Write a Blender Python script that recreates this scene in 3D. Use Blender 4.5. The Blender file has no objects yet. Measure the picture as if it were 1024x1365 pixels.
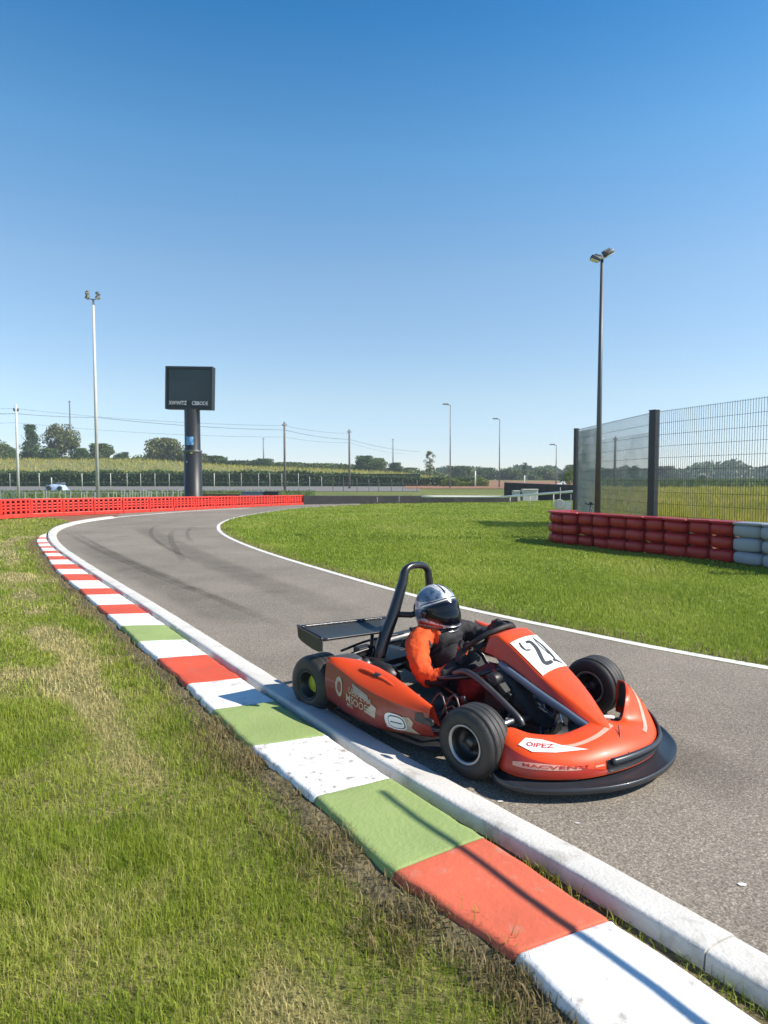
import bpy, bmesh, math, random
import numpy as np
from mathutils import Vector, Matrix
random.seed(7); RNG = np.random.default_rng(7)
S = bpy.context.scene
COL = S.collection
# ------------------------------------------------------------------ camera
CH, FPX, IW, IH, HOR = 1.2, 850.0, 1024.0, 1365.0, 637.0
PIT = math.atan((IH/2-HOR)/FPX)
cam = bpy.data.cameras.new('camera'); camo = bpy.data.objects.new('camera', cam); COL.objects.link(camo)
camo.location = (0, 0, CH); camo.rotation_euler = (math.pi/2-PIT, 0, 0)
cam.sensor_fit = 'VERTICAL'; cam.sensor_height = 36; cam.lens = FPX/IH*36
cam.clip_start = 0.05; cam.clip_end = 3000
cam.dof.use_dof = True; cam.dof.focus_distance = 3.4; cam.dof.aperture_fstop = 7.0
S.camera = camo
S.render.resolution_x, S.render.resolution_y = 768, 1024

def ray(px, py):
    a = (px-IW/2)/FPX; b = (IH/2-py)/FPX
    return Vector((a, math.cos(PIT)+b*math.sin(PIT), -math.sin(PIT)+b*math.cos(PIT)))
def G(px, py, z=0.0):                       # point at height z seen at a place of the photograph
    d = ray(px, py); t = (z-CH)/d.z
    return Vector((d.x*t, d.y*t, z))
def AT(px, Y): return (px-IW/2)/FPX*Y       # world x of a column of the photograph at distance Y
def ZT(py, Y): return CH+(HOR-py)/FPX*Y     # world z of a row of the photograph at distance Y

# ------------------------------------------------------------------ materials
def nodes(m):
    m.use_nodes = True
    return m.node_tree.nodes, m.node_tree.links
def mat(name, col, rough=0.5, metal=0.0, var=0.0, scale=8.0, bump=0.0, bscale=60.0, coat=0.0, dirt=0.0, dirtcol=(0.12,0.09,0.06), dscale=6.0, dthr=0.55, spec=0.5, detail=6.0):
    m = bpy.data.materials.new(name); N, L = nodes(m)
    b = N['Principled BSDF']
    b.inputs['Roughness'].default_value = rough; b.inputs['Metallic'].default_value = metal
    b.inputs['Coat Weight'].default_value = coat; b.inputs['Coat Roughness'].default_value = 0.06
    b.inputs['Specular IOR Level'].default_value = spec
    b.inputs['Base Color'].default_value = (*col, 1)
    tc = N.new('ShaderNodeTexCoord'); src = None
    if var > 0:
        n = N.new('ShaderNodeTexNoise'); n.inputs['Scale'].default_value = scale; n.inputs['Detail'].default_value = detail
        L.new(tc.outputs['Object'], n.inputs['Vector'])
        r = N.new('ShaderNodeMapRange'); r.inputs[1].default_value = .25; r.inputs[2].default_value = .75
        r.inputs[3].default_value = 1-var; r.inputs[4].default_value = 1+var
        L.new(n.outputs['Fac'], r.inputs[0])
        mx = N.new('ShaderNodeVectorMath'); mx.operation = 'SCALE'; mx.inputs[0].default_value = col
        L.new(r.outputs[0], mx.inputs['Scale']); src = mx.outputs[0]
    if dirt > 0:
        n = N.new('ShaderNodeTexNoise'); n.inputs['Scale'].default_value = dscale; n.inputs['Detail'].default_value = 9; n.inputs['Roughness'].default_value = .68
        L.new(tc.outputs['Object'], n.inputs['Vector'])
        r = N.new('ShaderNodeMapRange'); r.inputs[1].default_value = dthr; r.inputs[2].default_value = dthr+.14; r.inputs[4].default_value = dirt
        L.new(n.outputs['Fac'], r.inputs[0])
        mx = N.new('ShaderNodeMixRGB'); mx.inputs[1].default_value = (*col, 1); mx.inputs[2].default_value = (*dirtcol, 1)
        L.new(r.outputs[0], mx.inputs[0])
        if src: L.new(src, mx.inputs[1])
        src = mx.outputs[0]
    if src: L.new(src, b.inputs['Base Color'])
    if bump > 0:
        n = N.new('ShaderNodeTexNoise'); n.inputs['Scale'].default_value = bscale; n.inputs['Detail'].default_value = 5
        L.new(tc.outputs['Object'], n.inputs['Vector'])
        bp = N.new('ShaderNodeBump'); bp.inputs['Strength'].default_value = bump; bp.inputs['Distance'].default_value = .01
        L.new(n.outputs['Fac'], bp.inputs['Height']); L.new(bp.outputs[0], b.inputs['Normal'])
    return m

def mat_asphalt(name, a, bcol, light=1.0):
    m = bpy.data.materials.new(name); N, L = nodes(m); b = N['Principled BSDF']
    b.inputs['Roughness'].default_value = .82; b.inputs['Specular IOR Level'].default_value = .35
    tc = N.new('ShaderNodeTexCoord')
    v = N.new('ShaderNodeTexVoronoi'); v.inputs['Scale'].default_value = 210
    n1 = N.new('ShaderNodeTexNoise'); n1.inputs['Scale'].default_value = 95; n1.inputs['Detail'].default_value = 8
    n2 = N.new('ShaderNodeTexNoise'); n2.inputs['Scale'].default_value = .55; n2.inputs['Detail'].default_value = 9; n2.inputs['Roughness'].default_value = .7
    for q in (v, n1, n2): L.new(tc.outputs['Object'], q.inputs['Vector'])
    sep = N.new('ShaderNodeSeparateColor'); L.new(v.outputs['Color'], sep.inputs[0])
    r = N.new('ShaderNodeValToRGB'); e = r.color_ramp.elements
    e[0].position = .0; e[0].color = (*[x*.58 for x in a], 1); e[1].position = 1.0; e[1].color = (*[x*1.38 for x in bcol], 1)
    k = r.color_ramp.elements.new(.55); k.color = (*a, 1); k = r.color_ramp.elements.new(.85); k.color = (*bcol, 1)
    L.new(sep.outputs[0], r.inputs[0])
    mr = N.new('ShaderNodeMapRange'); mr.inputs[1].default_value = .3; mr.inputs[2].default_value = .7; mr.inputs[3].default_value = .74; mr.inputs[4].default_value = 1.22
    L.new(n2.outputs['Fac'], mr.inputs[0])
    mr1 = N.new('ShaderNodeMapRange'); mr1.inputs[1].default_value = .3; mr1.inputs[2].default_value = .7; mr1.inputs[3].default_value = .72; mr1.inputs[4].default_value = 1.25
    L.new(n1.outputs['Fac'], mr1.inputs[0])
    mu = N.new('ShaderNodeMath'); mu.operation = 'MULTIPLY'; L.new(mr.outputs[0], mu.inputs[0]); L.new(mr1.outputs[0], mu.inputs[1])
    sc = N.new('ShaderNodeVectorMath'); sc.operation = 'SCALE'; L.new(r.outputs[0], sc.inputs[0]); L.new(mu.outputs[0], sc.inputs['Scale'])
    L.new(sc.outputs[0], b.inputs['Base Color'])
    bp = N.new('ShaderNodeBump'); bp.inputs['Strength'].default_value = .4; bp.inputs['Distance'].default_value = .003
    L.new(sep.outputs[1], bp.inputs['Height']); L.new(bp.outputs[0], b.inputs['Normal'])
    return m

def mat_patch(name, cols, scale=1.2, fine=40.0, rough=.95, bump=.6):
    """ground cover: several natural colours in patches by noise"""
    m = bpy.data.materials.new(name); N, L = nodes(m); b = N['Principled BSDF']; b.inputs['Roughness'].default_value = rough
    b.inputs['Specular IOR Level'].default_value = .1
    tc = N.new('ShaderNodeTexCoord')
    n = N.new('ShaderNodeTexNoise'); n.inputs['Scale'].default_value = scale; n.inputs['Detail'].default_value = 9; n.inputs['Roughness'].default_value = .65
    f = N.new('ShaderNodeTexNoise'); f.inputs['Scale'].default_value = fine; f.inputs['Detail'].default_value = 6
    for q in (n, f): L.new(tc.outputs['Object'], q.inputs['Vector'])
    r = N.new('ShaderNodeValToRGB'); e = r.color_ramp.elements
    e[0].position = .3; e[0].color = (*cols[0], 1); e[1].position = .72; e[1].color = (*cols[-1], 1)
    for i, c in enumerate(cols[1:-1]):
        k = r.color_ramp.elements.new(.3+.42*(i+1)/(len(cols)-1)); k.color = (*c, 1)
    L.new(n.outputs['Fac'], r.inputs[0])
    mr = N.new('ShaderNodeMapRange'); mr.inputs[1].default_value = .3; mr.inputs[2].default_value = .7; mr.inputs[3].default_value = .6; mr.inputs[4].default_value = 1.4
    L.new(f.outputs['Fac'], mr.inputs[0])
    sc = N.new('ShaderNodeVectorMath'); sc.operation = 'SCALE'; L.new(r.outputs[0], sc.inputs[0]); L.new(mr.outputs[0], sc.inputs['Scale'])
    L.new(sc.outputs[0], b.inputs['Base Color'])
    bp = N.new('ShaderNodeBump'); bp.inputs['Strength'].default_value = bump; bp.inputs['Distance'].default_value = .03
    L.new(f.outputs['Fac'], bp.inputs['Height']); L.new(bp.outputs[0], b.inputs['Normal'])
    return m

def mat_blade(name, greens, dry, patch_scale=1.1, thr=(.48, .66), trans=.35, dry_amt=.85, rnd_dry=.12):
    """grass and leaves: per-blade tint attribute, dry patches by position, light passing through"""
    m = bpy.data.materials.new(name); N, L = nodes(m); out = N['Material Output']; b = N['Principled BSDF']
    b.inputs['Roughness'].default_value = .5; b.inputs['Specular IOR Level'].default_value = .25
    at = N.new('ShaderNodeAttribute'); at.attribute_name = 'tint'
    r = N.new('ShaderNodeValToRGB'); e = r.color_ramp.elements
    e[0].position = 0; e[0].color = (*greens[0], 1); e[1].position = 1; e[1].color = (*greens[-1], 1)
    for i, c in enumerate(greens[1:-1]):
        k = r.color_ramp.elements.new((i+1)/(len(greens)-1)); k.color = (*c, 1)
    L.new(at.outputs['Fac'], r.inputs[0])
    tc = N.new('ShaderNodeTexCoord')
    n = N.new('ShaderNodeTexNoise'); n.inputs['Scale'].default_value = patch_scale; n.inputs['Detail'].default_value = 5; n.inputs['Roughness'].default_value = .6
    L.new(tc.outputs['Object'], n.inputs['Vector'])
    ad = N.new('ShaderNodeMath'); ad.operation = 'MULTIPLY_ADD'; ad.inputs[1].default_value = rnd_dry*2; L.new(at.outputs['Fac'], ad.inputs[0]); L.new(n.outputs['Fac'], ad.inputs[2])
    dr = N.new('ShaderNodeAttribute'); dr.attribute_name = 'dry'; ad2 = N.new('ShaderNodeMath'); L.new(ad.outputs[0], ad2.inputs[0]); L.new(dr.outputs['Fac'], ad2.inputs[1]); ad = ad2
    mr = N.new('ShaderNodeMapRange'); mr.inputs[1].default_value = thr[0]+rnd_dry; mr.inputs[2].default_value = thr[1]+rnd_dry; mr.inputs[4].default_value = dry_amt
    L.new(ad.outputs[0], mr.inputs[0])
    mx = N.new('ShaderNodeMixRGB'); mx.inputs[2].default_value = (*dry, 1); L.new(mr.outputs[0], mx.inputs[0]); L.new(r.outputs[0], mx.inputs[1])
    L.new(mx.outputs[0], b.inputs['Base Color'])
    t = N.new('ShaderNodeBsdfTranslucent'); L.new(mx.outputs[0], t.inputs['Color'])
    ms = N.new('ShaderNodeMixShader'); ms.inputs[0].default_value = trans
    L.new(b.outputs[0], ms.inputs[1]); L.new(t.outputs[0], ms.inputs[2]); L.new(ms.outputs[0], out.inputs['Surface'])
    return m

# ------------------------------------------------------------------ mesh helpers
class MB:
    def __init__(s): s.v = []; s.f = []; s.sm = []
    def add(s, vs, fs, smooth=True):
        o = len(s.v); s.v += [tuple(v) for v in vs]; s.f += [tuple(i+o for i in f) for f in fs]; s.sm += [smooth]*len(fs)
    def box(s, c, size, rot=None, smooth=False):
        sx, sy, sz = [q/2 for q in size]; vs = [Vector((x, y, z)) for x in (-sx, sx) for y in (-sy, sy) for z in (-sz, sz)]
        if rot is not None: vs = [rot @ v for v in vs]
        vs = [v+Vector(c) for v in vs]
        s.add(vs, [(0,1,3,2),(4,6,7,5),(0,4,5,1),(2,3,7,6),(0,2,6,4),(1,5,7,3)], smooth)
    def tube(s, pts, r, seg=10, closed=False, cap=True, flat=1.0):
        pts = [Vector(p) for p in pts]; n = len(pts); rs = r if hasattr(r, '__len__') else [r]*n
        vs = []; prev = None
        for i, p in enumerate(pts):
            a = pts[i-1] if (i > 0 or closed) else p; b = pts[(i+1) % n] if (i < n-1 or closed) else p
            t = (b-a).normalized()
            if prev is None:
                u = t.cross(Vector((0, 0, 1)));
                if u.length < 1e-3: u = t.cross(Vector((0, 1, 0)))
            else: u = prev - t*prev.dot(t)
            u.normalize(); prev = u; w = t.cross(u)
            vs += [p+(u*math.cos(2*math.pi*k/seg)+w*math.sin(2*math.pi*k/seg)*flat)*rs[i] for k in range(seg)]
        fs = [(i*seg+k, i*seg+(k+1) % seg, ((i+1) % n)*seg+(k+1) % seg, ((i+1) % n)*seg+k) for i in range(n if closed else n-1) for k in range(seg)]
        s.add(vs, fs)
        if cap and not closed:
            s.add([vs[k] for k in range(seg)], [tuple(range(seg))[::-1]], False); s.add(vs[-seg:], [tuple(range(seg))], False)
    def lathe(s, prof, c=(0,0,0), axis='y', seg=40):
        """prof: (radius, along-axis)"""
        vs = []; n = len(prof)
        for k in range(seg):
            a = 2*math.pi*k/seg
            for r, h in prof:
                q = {'y': (r*math.cos(a), h, r*math.sin(a)), 'z': (r*math.cos(a), r*math.sin(a), h), 'x': (h, r*math.cos(a), r*math.sin(a))}[axis]
                vs.append(Vector(q)+Vector(c))
        s.add(vs, [(k*n+i, k*n+i+1, ((k+1) % seg)*n+i+1, ((k+1) % seg)*n+i) for k in range(seg) for i in range(n-1)])
    def loft(s, secs, closed=False, cap=False, smooth=True):
        n = len(secs[0]); m = len(secs); vs = [p for q in secs for p in q]
        s.add(vs, [(i*n+k, i*n+(k+1) % n, (i+1)*n+(k+1) % n, (i+1)*n+k) for i in range(m-1) for k in range(n if closed else n-1)], smooth)
        if cap: s.add(secs[0], [tuple(range(n))[::-1]], False); s.add(secs[-1], [tuple(range(n))], False)
    def puff(s, c, size, e=.35, rot=None, nu=20, nv=10):
        """superellipsoid pillow"""
        sg = lambda x, p: math.copysign(abs(x)**p, x)
        vs = []
        for j in range(nv+1):
            la = -math.pi/2+math.pi*j/nv
            for k in range(nu):
                lo = 2*math.pi*k/nu
                v = Vector((size[0]/2*sg(math.cos(la), e)*sg(math.cos(lo), e), size[1]/2*sg(math.cos(la), e)*sg(math.sin(lo), e), size[2]/2*sg(math.sin(la), e)))
                if rot is not None: v = rot @ v
                vs.append(v+Vector(c))
        s.add(vs, [(j*nu+k, j*nu+(k+1) % nu, (j+1)*nu+(k+1) % nu, (j+1)*nu+k) for j in range(nv) for k in range(nu)])
    def prism(s, poly, z0, z1):
        n = len(poly); vs = [(p[0], p[1], z0) for p in poly]+[(p[0], p[1], z1) for p in poly]
        s.add(vs, [tuple(range(n))[::-1], tuple(range(n, 2*n))]+[(i, (i+1) % n, n+(i+1) % n, n+i) for i in range(n)], False)
    def build(s, name, m, parent=None, bevel=0, solid=0, sub=0, fix=True, auto=None):
        me = bpy.data.meshes.new(name); me.from_pydata(s.v, [], s.f)
        me.polygons.foreach_set('use_smooth', s.sm)
        if fix:
            bm = bmesh.new(); bm.from_mesh(me); bmesh.ops.remove_doubles(bm, verts=bm.verts, dist=1e-5)
            bmesh.ops.recalc_face_normals(bm, faces=bm.faces); bm.to_mesh(me); bm.free()
        me.update()
        o = bpy.data.objects.new(name, me); COL.objects.link(o)
        for q in (m if isinstance(m, (list, tuple)) else [m]): me.materials.append(q)
        if parent: o.parent = parent
        if solid: d = o.modifiers.new('s', 'SOLIDIFY'); d.thickness = solid; d.offset = 0
        if bevel: d = o.modifiers.new('b', 'BEVEL'); d.width = bevel; d.segments = 2; d.limit_method = 'ANGLE'; d.angle_limit = .6
        if sub: d = o.modifiers.new('d', 'SUBSURF'); d.levels = sub; d.render_levels = sub
        return o
def tag(o, label, cat, group=None, kind=None):
    if label: o['label'] = label
    if cat: o['category'] = cat
    if group: o['group'] = group
    if kind: o['kind'] = kind
    return o
def thing(name, loc, label, cat, group=None, rz=0):
    o = bpy.data.objects.new(name, None); COL.objects.link(o); o.location = loc; o.rotation_euler = (0, 0, rz); o.empty_display_size = .1
    return tag(o, label, cat, group)
def struct(o): o['kind'] = 'structure'; return o
def kids(o): return [c for c in bpy.data.objects if c.parent == o]
def copy_tree(o, parent=None):
    ch = kids(o); c = o.copy(); COL.objects.link(c)
    if parent: c.parent = parent
    for q in ch: copy_tree(q, c)
    return c
def catmull(pts, n=8, closed=False):
    P = [Vector(p) for p in pts]; out = []
    for i in range(len(P)-1):
        p0 = P[i-1] if i else P[0]*2-P[1]; p1, p2 = P[i], P[i+1]; p3 = P[i+2] if i+2 < len(P) else P[-1]*2-P[-2]
        for k in range(n):
            t = k/n; out.append(.5*((2*p1)+(p2-p0)*t+(2*p0-5*p1+4*p2-p3)*t*t+(3*p1-p0-3*p2+p3)*t**3))
    out.append(P[-1]); return out
def resample(pts, step):
    out = [pts[0]]; acc = 0
    for a, b in zip(pts, pts[1:]):
        d = (b-a).length; 
        if d < 1e-9: continue
        t = step-acc
        while t <= d: out.append(a.lerp(b, t/d)); t += step
        acc = d-(t-step)
    out.append(pts[-1]); return out
def flatpoly(name, pts, z, m, kind='structure'):
    bm = bmesh.new(); vs = [bm.verts.new((p[0], p[1], z)) for p in pts]
    es = [bm.edges.new((vs[i], vs[(i+1) % len(vs)])) for i in range(len(vs))]
    bmesh.ops.triangle_fill(bm, use_beauty=True, edges=es)
    for f in bm.faces:
        f.normal_update()
        if f.normal.z < 0: f.normal_flip()
    me = bpy.data.meshes.new(name); bm.to_mesh(me); bm.free(); me.materials.append(m)
    o = bpy.data.objects.new(name, me); COL.objects.link(o); o['kind'] = kind
    return o
def ribbon(name, left, right, z, m):
    b = MB(); n = len(left)
    b.add([(p[0], p[1], z) for p in left]+[(p[0], p[1], z) for p in right], [(i, i+1, n+i+1, n+i) for i in range(n-1)])
    o = b.build(name, m, fix=False); o['kind'] = 'structure'
    return o
def offset_line(pts, d):
    out = []
    for i, p in enumerate(pts):
        t = pts[min(i+1, len(pts)-1)]-pts[max(i-1, 0)]; t.z = 0; t.normalize()
        out.append(p+Vector((-t.y, t.x, 0))*d)
    return out
def text_mesh(s, size=1.0, bold=0.0):
    cu = bpy.data.curves.new('txt', 'FONT'); cu.body = s; cu.size = size; cu.align_x = 'CENTER'; cu.align_y = 'CENTER'; cu.offset = bold; cu.resolution_u = 3
    o = bpy.data.objects.new('txt', cu); COL.objects.link(o)
    me = bpy.data.meshes.new_from_object(o.evaluated_get(bpy.context.evaluated_depsgraph_get()))
    vs = [tuple(v.co) for v in me.vertices]; fs = [tuple(p.vertices) for p in me.polygons]
    bpy.data.objects.remove(o); bpy.data.curves.remove(cu); bpy.data.meshes.remove(me)
    return vs, fs
def ellipse2(cx, cy, rx, ry, n=28, p=1.0):
    sg = lambda x: math.copysign(abs(x)**p, x)
    return [(cx+rx*sg(math.cos(2*math.pi*k/n)), cy+ry*sg(math.sin(2*math.pi*k/n))) for k in range(n)]

# ------------------------------------------------------------------ world and sun
SUN_AZ = math.atan2(.985, -.17); SUN_EL = math.radians(42)       # azimuth measured from +Y towards +X
w = bpy.data.worlds.new('World'); S.world = w; w.use_nodes = True
N, L = w.node_tree.nodes, w.node_tree.links
bg = N['Background']; sky = N.new('ShaderNodeTexSky'); sky.sky_type = 'NISHITA'; sky.sun_disc = False
sky.sun_elevation = SUN_EL; sky.sun_rotation = SUN_AZ; sky.air_density = 1.0; sky.dust_density = .05; sky.ozone_density = 5.0; sky.altitude = 50
# the clear deep blue of this day: deeper overhead, whiter towards the horizon
tcw = N.new('ShaderNodeTexCoord'); spw = N.new('ShaderNodeSeparateXYZ'); L.new(tcw.outputs['Generated'], spw.inputs[0])
rmp = N.new('ShaderNodeValToRGB'); L.new(spw.outputs['Z'], rmp.inputs[0]); el_ = rmp.color_ramp.elements
el_[0].position = 0.0; el_[0].color = (.78, .80, .93, 1); el_[1].position = 1.0; el_[1].color = (.07, .26, .46, 1)
for p_, c_ in ((.035, (.82, .81, .90)), (.122, (1.0, .90, .80)), (.292, (.98, 1.0, .90)), (.435, (.64, 1.0, 1.0)), (.571, (.20, .76, .94)), (.72, (.10, .42, .62))):
    k_ = rmp.color_ramp.elements.new(p_); k_.color = (*c_, 1)
mxw = N.new('ShaderNodeMixRGB'); mxw.blend_type = 'MULTIPLY'; mxw.inputs[0].default_value = 1; L.new(sky.outputs[0], mxw.inputs[1]); L.new(rmp.outputs[0], mxw.inputs[2])
L.new(mxw.outputs[0], bg.inputs[0]); bg.inputs[1].default_value = .14
sl = bpy.data.lights.new('sun', 'SUN'); sl.energy = 5.0; sl.angle = math.radians(.5); sl.color = (1, .935, .82)
so = bpy.data.objects.new('sun', sl); COL.objects.link(so)
sd = Vector((math.sin(SUN_AZ)*math.cos(SUN_EL), math.cos(SUN_AZ)*math.cos(SUN_EL), math.sin(SUN_EL)))
so.rotation_euler = sd.to_track_quat('Z', 'Y').to_euler(); so.location = sd*60
S.view_settings.view_transform = 'Standard'; S.view_settings.look = 'None'; S.view_settings.exposure = 0.50; S.view_settings.gamma = 1
S.cycles.use_denoising = True; S.cycles.max_bounces = 8; S.cycles.transparent_max_bounces = 24

# ------------------------------------------------------------------ material set
M = {}
M['asphalt'] = mat_asphalt('asphalt', (.248, .211, .168), (.312, .270, .220))
M['asphalt_far'] = mat_asphalt('asphalt_pale', (.20, .19, .18), (.24, .23, .215))
M['concrete'] = mat('kerb_concrete', (.58, .56, .525), .9, var=.12, scale=5, bump=.35, bscale=90, dirt=.6, dirtcol=(.25, .23, .2), dscale=7, dthr=.54)
M['white_paint'] = mat('white_kerb_paint', (.78, .775, .76), .7, var=.06, scale=4, bump=.25, bscale=50, dirt=.75, dirtcol=(.34, .29, .22), dscale=15, dthr=.55)
M['white_worn'] = mat('worn_white_kerb_paint', (.78, .775, .76), .75, var=.07, scale=5, bump=.3, bscale=60, dirt=.9, dirtcol=(.24, .2, .15), dscale=26, dthr=.535)
M['red_paint'] = mat('red_kerb_paint', (.64, .085, .035), .7, var=.13, scale=4, bump=.25, bscale=50, dirt=.6, dirtcol=(.36, .17, .12), dscale=16, dthr=.55)
M['red_faded'] = mat('faded_red_kerb_paint', (.66, .135, .068), .75, var=.12, scale=4, bump=.25, bscale=50, dirt=.6, dirtcol=(.48, .26, .19), dscale=15, dthr=.56)
M['green_paint'] = mat('green_kerb_paint', (.285, .37, .125), .8, var=.13, scale=5, bump=.3, bscale=70, dirt=.5, dirtcol=(.36, .38, .18), dscale=11, dthr=.55)
M['line_paint'] = mat('line_paint', (.70, .68, .64), .8, var=.1, scale=4, bump=.2, dirt=.7, dirtcol=(.25, .23, .2), dscale=5, dthr=.55)
M['soil'] = mat_patch('soil', [(.10, .085, .045), (.165, .135, .075), (.25, .20, .115)], 5, 60)
M['red_soil'] = mat_patch('red_soil', [(.20, .10, .06), (.26, .13, .085), (.3, .2, .14)], 1.2, 30)
M['turf_soil'] = mat_patch('turf_soil', [(.13, .14, .045), (.20, .18, .07), (.30, .245, .13)], 1.6, 45)
M['turf_lawn'] = mat_patch('turf_lawn', [(.14, .19, .03), (.20, .25, .045), (.26, .28, .07)], .35, 12)
M['ground'] = mat_patch('ground_cover', [(.10, .135, .035), (.16, .18, .055), (.24, .22, .09)], .06, 3.0, bump=.3)
M['field_yellow'] = mat_patch('yellow_field', [(.26, .26, .06), (.36, .32, .09), (.44, .37, .15)], .09, 2.0, bump=.3)
M['field_dry'] = mat_patch('dry_field', [(.16, .18, .065), (.21, .21, .085), (.26, .24, .11)], .08, 1.5, bump=.3)
M['field_brown'] = mat_patch('brown_dirt', [(.22, .12, .07), (.30, .16, .10), (.27, .19, .12)], .08, 1.5, bump=.3)
M['grass_left'] = mat_blade('grass_rough', [(.18, .26, .022), (.275, .355, .035), (.38, .43, .065), (.48, .49, .13)], (.68, .56, .28), 1.4, (.61, .82), .38, .85, .13)
M['grass_lawn'] = mat_blade('grass_lawn', [(.22, .295, .032), (.305, .375, .047), (.40, .445, .085)], (.52, .46, .17), .5, (.56, .84), .4, .6, .1)
M['grass_dry'] = mat_blade('grass_dry', [(.22, .17, .085), (.34, .26, .13), (.25, .25, .075), (.46, .36, .19)], (.30, .21, .11), 3, (.5, .7), .25, .8, .1)
M['meadow'] = mat_blade('meadow', [(.28, .30, .04), (.40, .38, .06), (.50, .44, .09)], (.52, .44, .15), .12, (.5, .7), .35, .8, .1)
M['crop'] = mat_blade('crop', [(.07, .12, .03), (.11, .17, .04), (.15, .21, .06)], (.2, .22, .07), .12, (.5, .7), .3, .6, .1)
M['leaf_dark'] = mat_blade('leaf_dark', [(.05, .09, .026), (.085, .145, .04), (.13, .19, .058)], (.09, .10, .03), .25, (.55, .75), .25, .5, .05)
M['leaf_mid'] = mat_blade('leaf_mid', [(.09, .14, .036), (.14, .19, .052), (.20, .25, .075)], (.14, .13, .05), .25, (.52, .75), .25, .6, .05)
M['leaf_olive'] = mat_blade('leaf_olive', [(.11, .135, .042), (.165, .185, .064), (.24, .24, .09)], (.2, .17, .075), .25, (.5, .75), .25, .6, .05)
M['leaf_hedge'] = mat_blade('leaf_hedge', [(.06, .115, .03), (.09, .155, .042), (.13, .20, .06)], (.15, .17, .06), .25, (.55, .75), .3, .5, .05)
M['leaf_bright'] = mat_blade('leaf_bright', [(.12, .18, .02), (.19, .25, .03), (.30, .32, .06)], (.3, .3, .08), .25, (.6, .85), .35, .4, .05)
M['bark'] = mat('bark', (.09, .065, .045), .9, var=.3, scale=4)
M['red_plastic'] = mat('red_barrier_plastic', (.66, .035, .02), .45, var=.1, scale=3, dirt=.3, dirtcol=(.4, .1, .06), dscale=3)
M['tyre_red'] = mat('dark_red_barrier_plastic', (.37, .011, .010), .42, var=.14, scale=4, dirt=.35, dirtcol=(.30, .07, .05), dscale=7, dthr=.56)
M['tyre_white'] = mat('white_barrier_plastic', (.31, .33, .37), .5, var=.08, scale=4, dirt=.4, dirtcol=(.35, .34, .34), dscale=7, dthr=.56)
M['black_plastic'] = mat('black_plastic', (.018, .018, .02), .45, var=.2, scale=9)
M['black_rubber'] = mat('black_rubber', (.022, .021, .021), .62, var=.2, scale=14, bump=.12, bscale=120, dirt=.45, dirtcol=(.07, .06, .05), dscale=5, dthr=.5)
M['black_wall'] = mat('black_wall', (.035, .034, .033), .8, var=.35, scale=2.5, dirt=.5, dirtcol=(.10, .09, .08), dscale=2)
M['dark_void'] = mat('dark_backing', (.02, .012, .012), .9, var=.2)  # near-black fill behind the barrier openings
M['steel_grey'] = mat('galvanised_steel', (.24, .25, .26), .6, .3, var=.1, scale=3)
M['steel_dark'] = mat('dark_steel', (.10, .105, .11), .5, .4, var=.15, scale=4)
M['pale_post'] = mat('pale_post', (.55, .54, .50), .7, var=.12, scale=2)
M['navy_steel'] = mat('navy_painted_steel', (.012, .016, .024), .4, var=.15, scale=5)
M['wire'] = mat('fence_wire', (.045, .055, .052), .5, .3)
M['pole_wood'] = mat('pole_wood', (.16, .14, .125), .85, var=.2, scale=3)
# kart
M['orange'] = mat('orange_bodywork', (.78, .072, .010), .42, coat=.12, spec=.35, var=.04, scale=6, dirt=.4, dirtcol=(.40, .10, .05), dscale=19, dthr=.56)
M['redbody'] = mat('darkened_red_bodywork', (.46, .028, .014), .4, coat=.15, var=.05, scale=6, dirt=.25, dirtcol=(.36, .09, .05), dscale=6, dthr=.55)  # dark red that paints the nose's shaded near face; also fairing side, lettering
M['podside'] = mat('shaded_dusty_bodywork', (.25, .028, .018), .42, coat=.25, var=.1, scale=5, dirt=.45, dirtcol=(.30, .12, .08), dscale=5, dthr=.52)  # orange darkened to paint the side face's shade, with dust over it
M['white_sticker'] = mat('white_sticker', (.80, .80, .79), .4, var=.03, scale=10)
M['cream_sticker'] = mat('faded_sticker', (.50, .42, .33), .5, var=.15, scale=25, dirt=.5, dirtcol=(.28, .12, .08), dscale=30, dthr=.52)
M['grey_sticker'] = mat('grey_sticker', (.36, .30, .27), .5, var=.15, scale=25)
M['pink_stripe'] = mat('pale_pink_stripe', (.74, .36, .27), .4, var=.12, scale=18)
M['black_ink'] = mat('black_ink', (.03, .032, .036), .45, var=.2, scale=30)
M['tyre'] = mat('kart_tyre', (.028, .0265, .026), .55, var=.2, scale=10, bump=.15, bscale=150, dirt=.5, dirtcol=(.075, .066, .057), dscale=7, dthr=.48)
M['rim_dark'] = mat('dark_rim', (.05, .05, .052), .35, .7, var=.2, scale=20)
M['rim_silver'] = mat('silver_rim_edge', (.40, .39, .38), .4, .8)
M['hub_yellow'] = mat('yellow_hub', (.46, .50, .03), .5, var=.2, scale=20)
M['chrome'] = mat('bright_metal', (.55, .55, .56), .28, .9, var=.12, scale=15)
M['metal_grey'] = mat('dull_metal', (.10, .10, .102), .4, .7, var=.25, scale=18)
M['frame'] = mat('black_frame_paint', (.015, .015, .018), .3, coat=.3)
M['blue_grey'] = mat('grey_blue_plastic', (.13, .17, .23), .3, coat=.4, var=.08, scale=10)
M['splitter'] = mat('black_splitter', (.026, .03, .038), .34, coat=.2, var=.15, scale=9)
M['carbon'] = mat('wing_black', (.03, .034, .036), .42, var=.15, scale=12)
M['suit_black'] = mat('black_suit_cloth', (.022, .022, .025), .8, var=.3, scale=18, bump=.5, bscale=28)
M['suit_orange'] = mat('orange_suit_cloth', (.74, .085, .010), .8, var=.3, scale=14, bump=.9, bscale=26)
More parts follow.
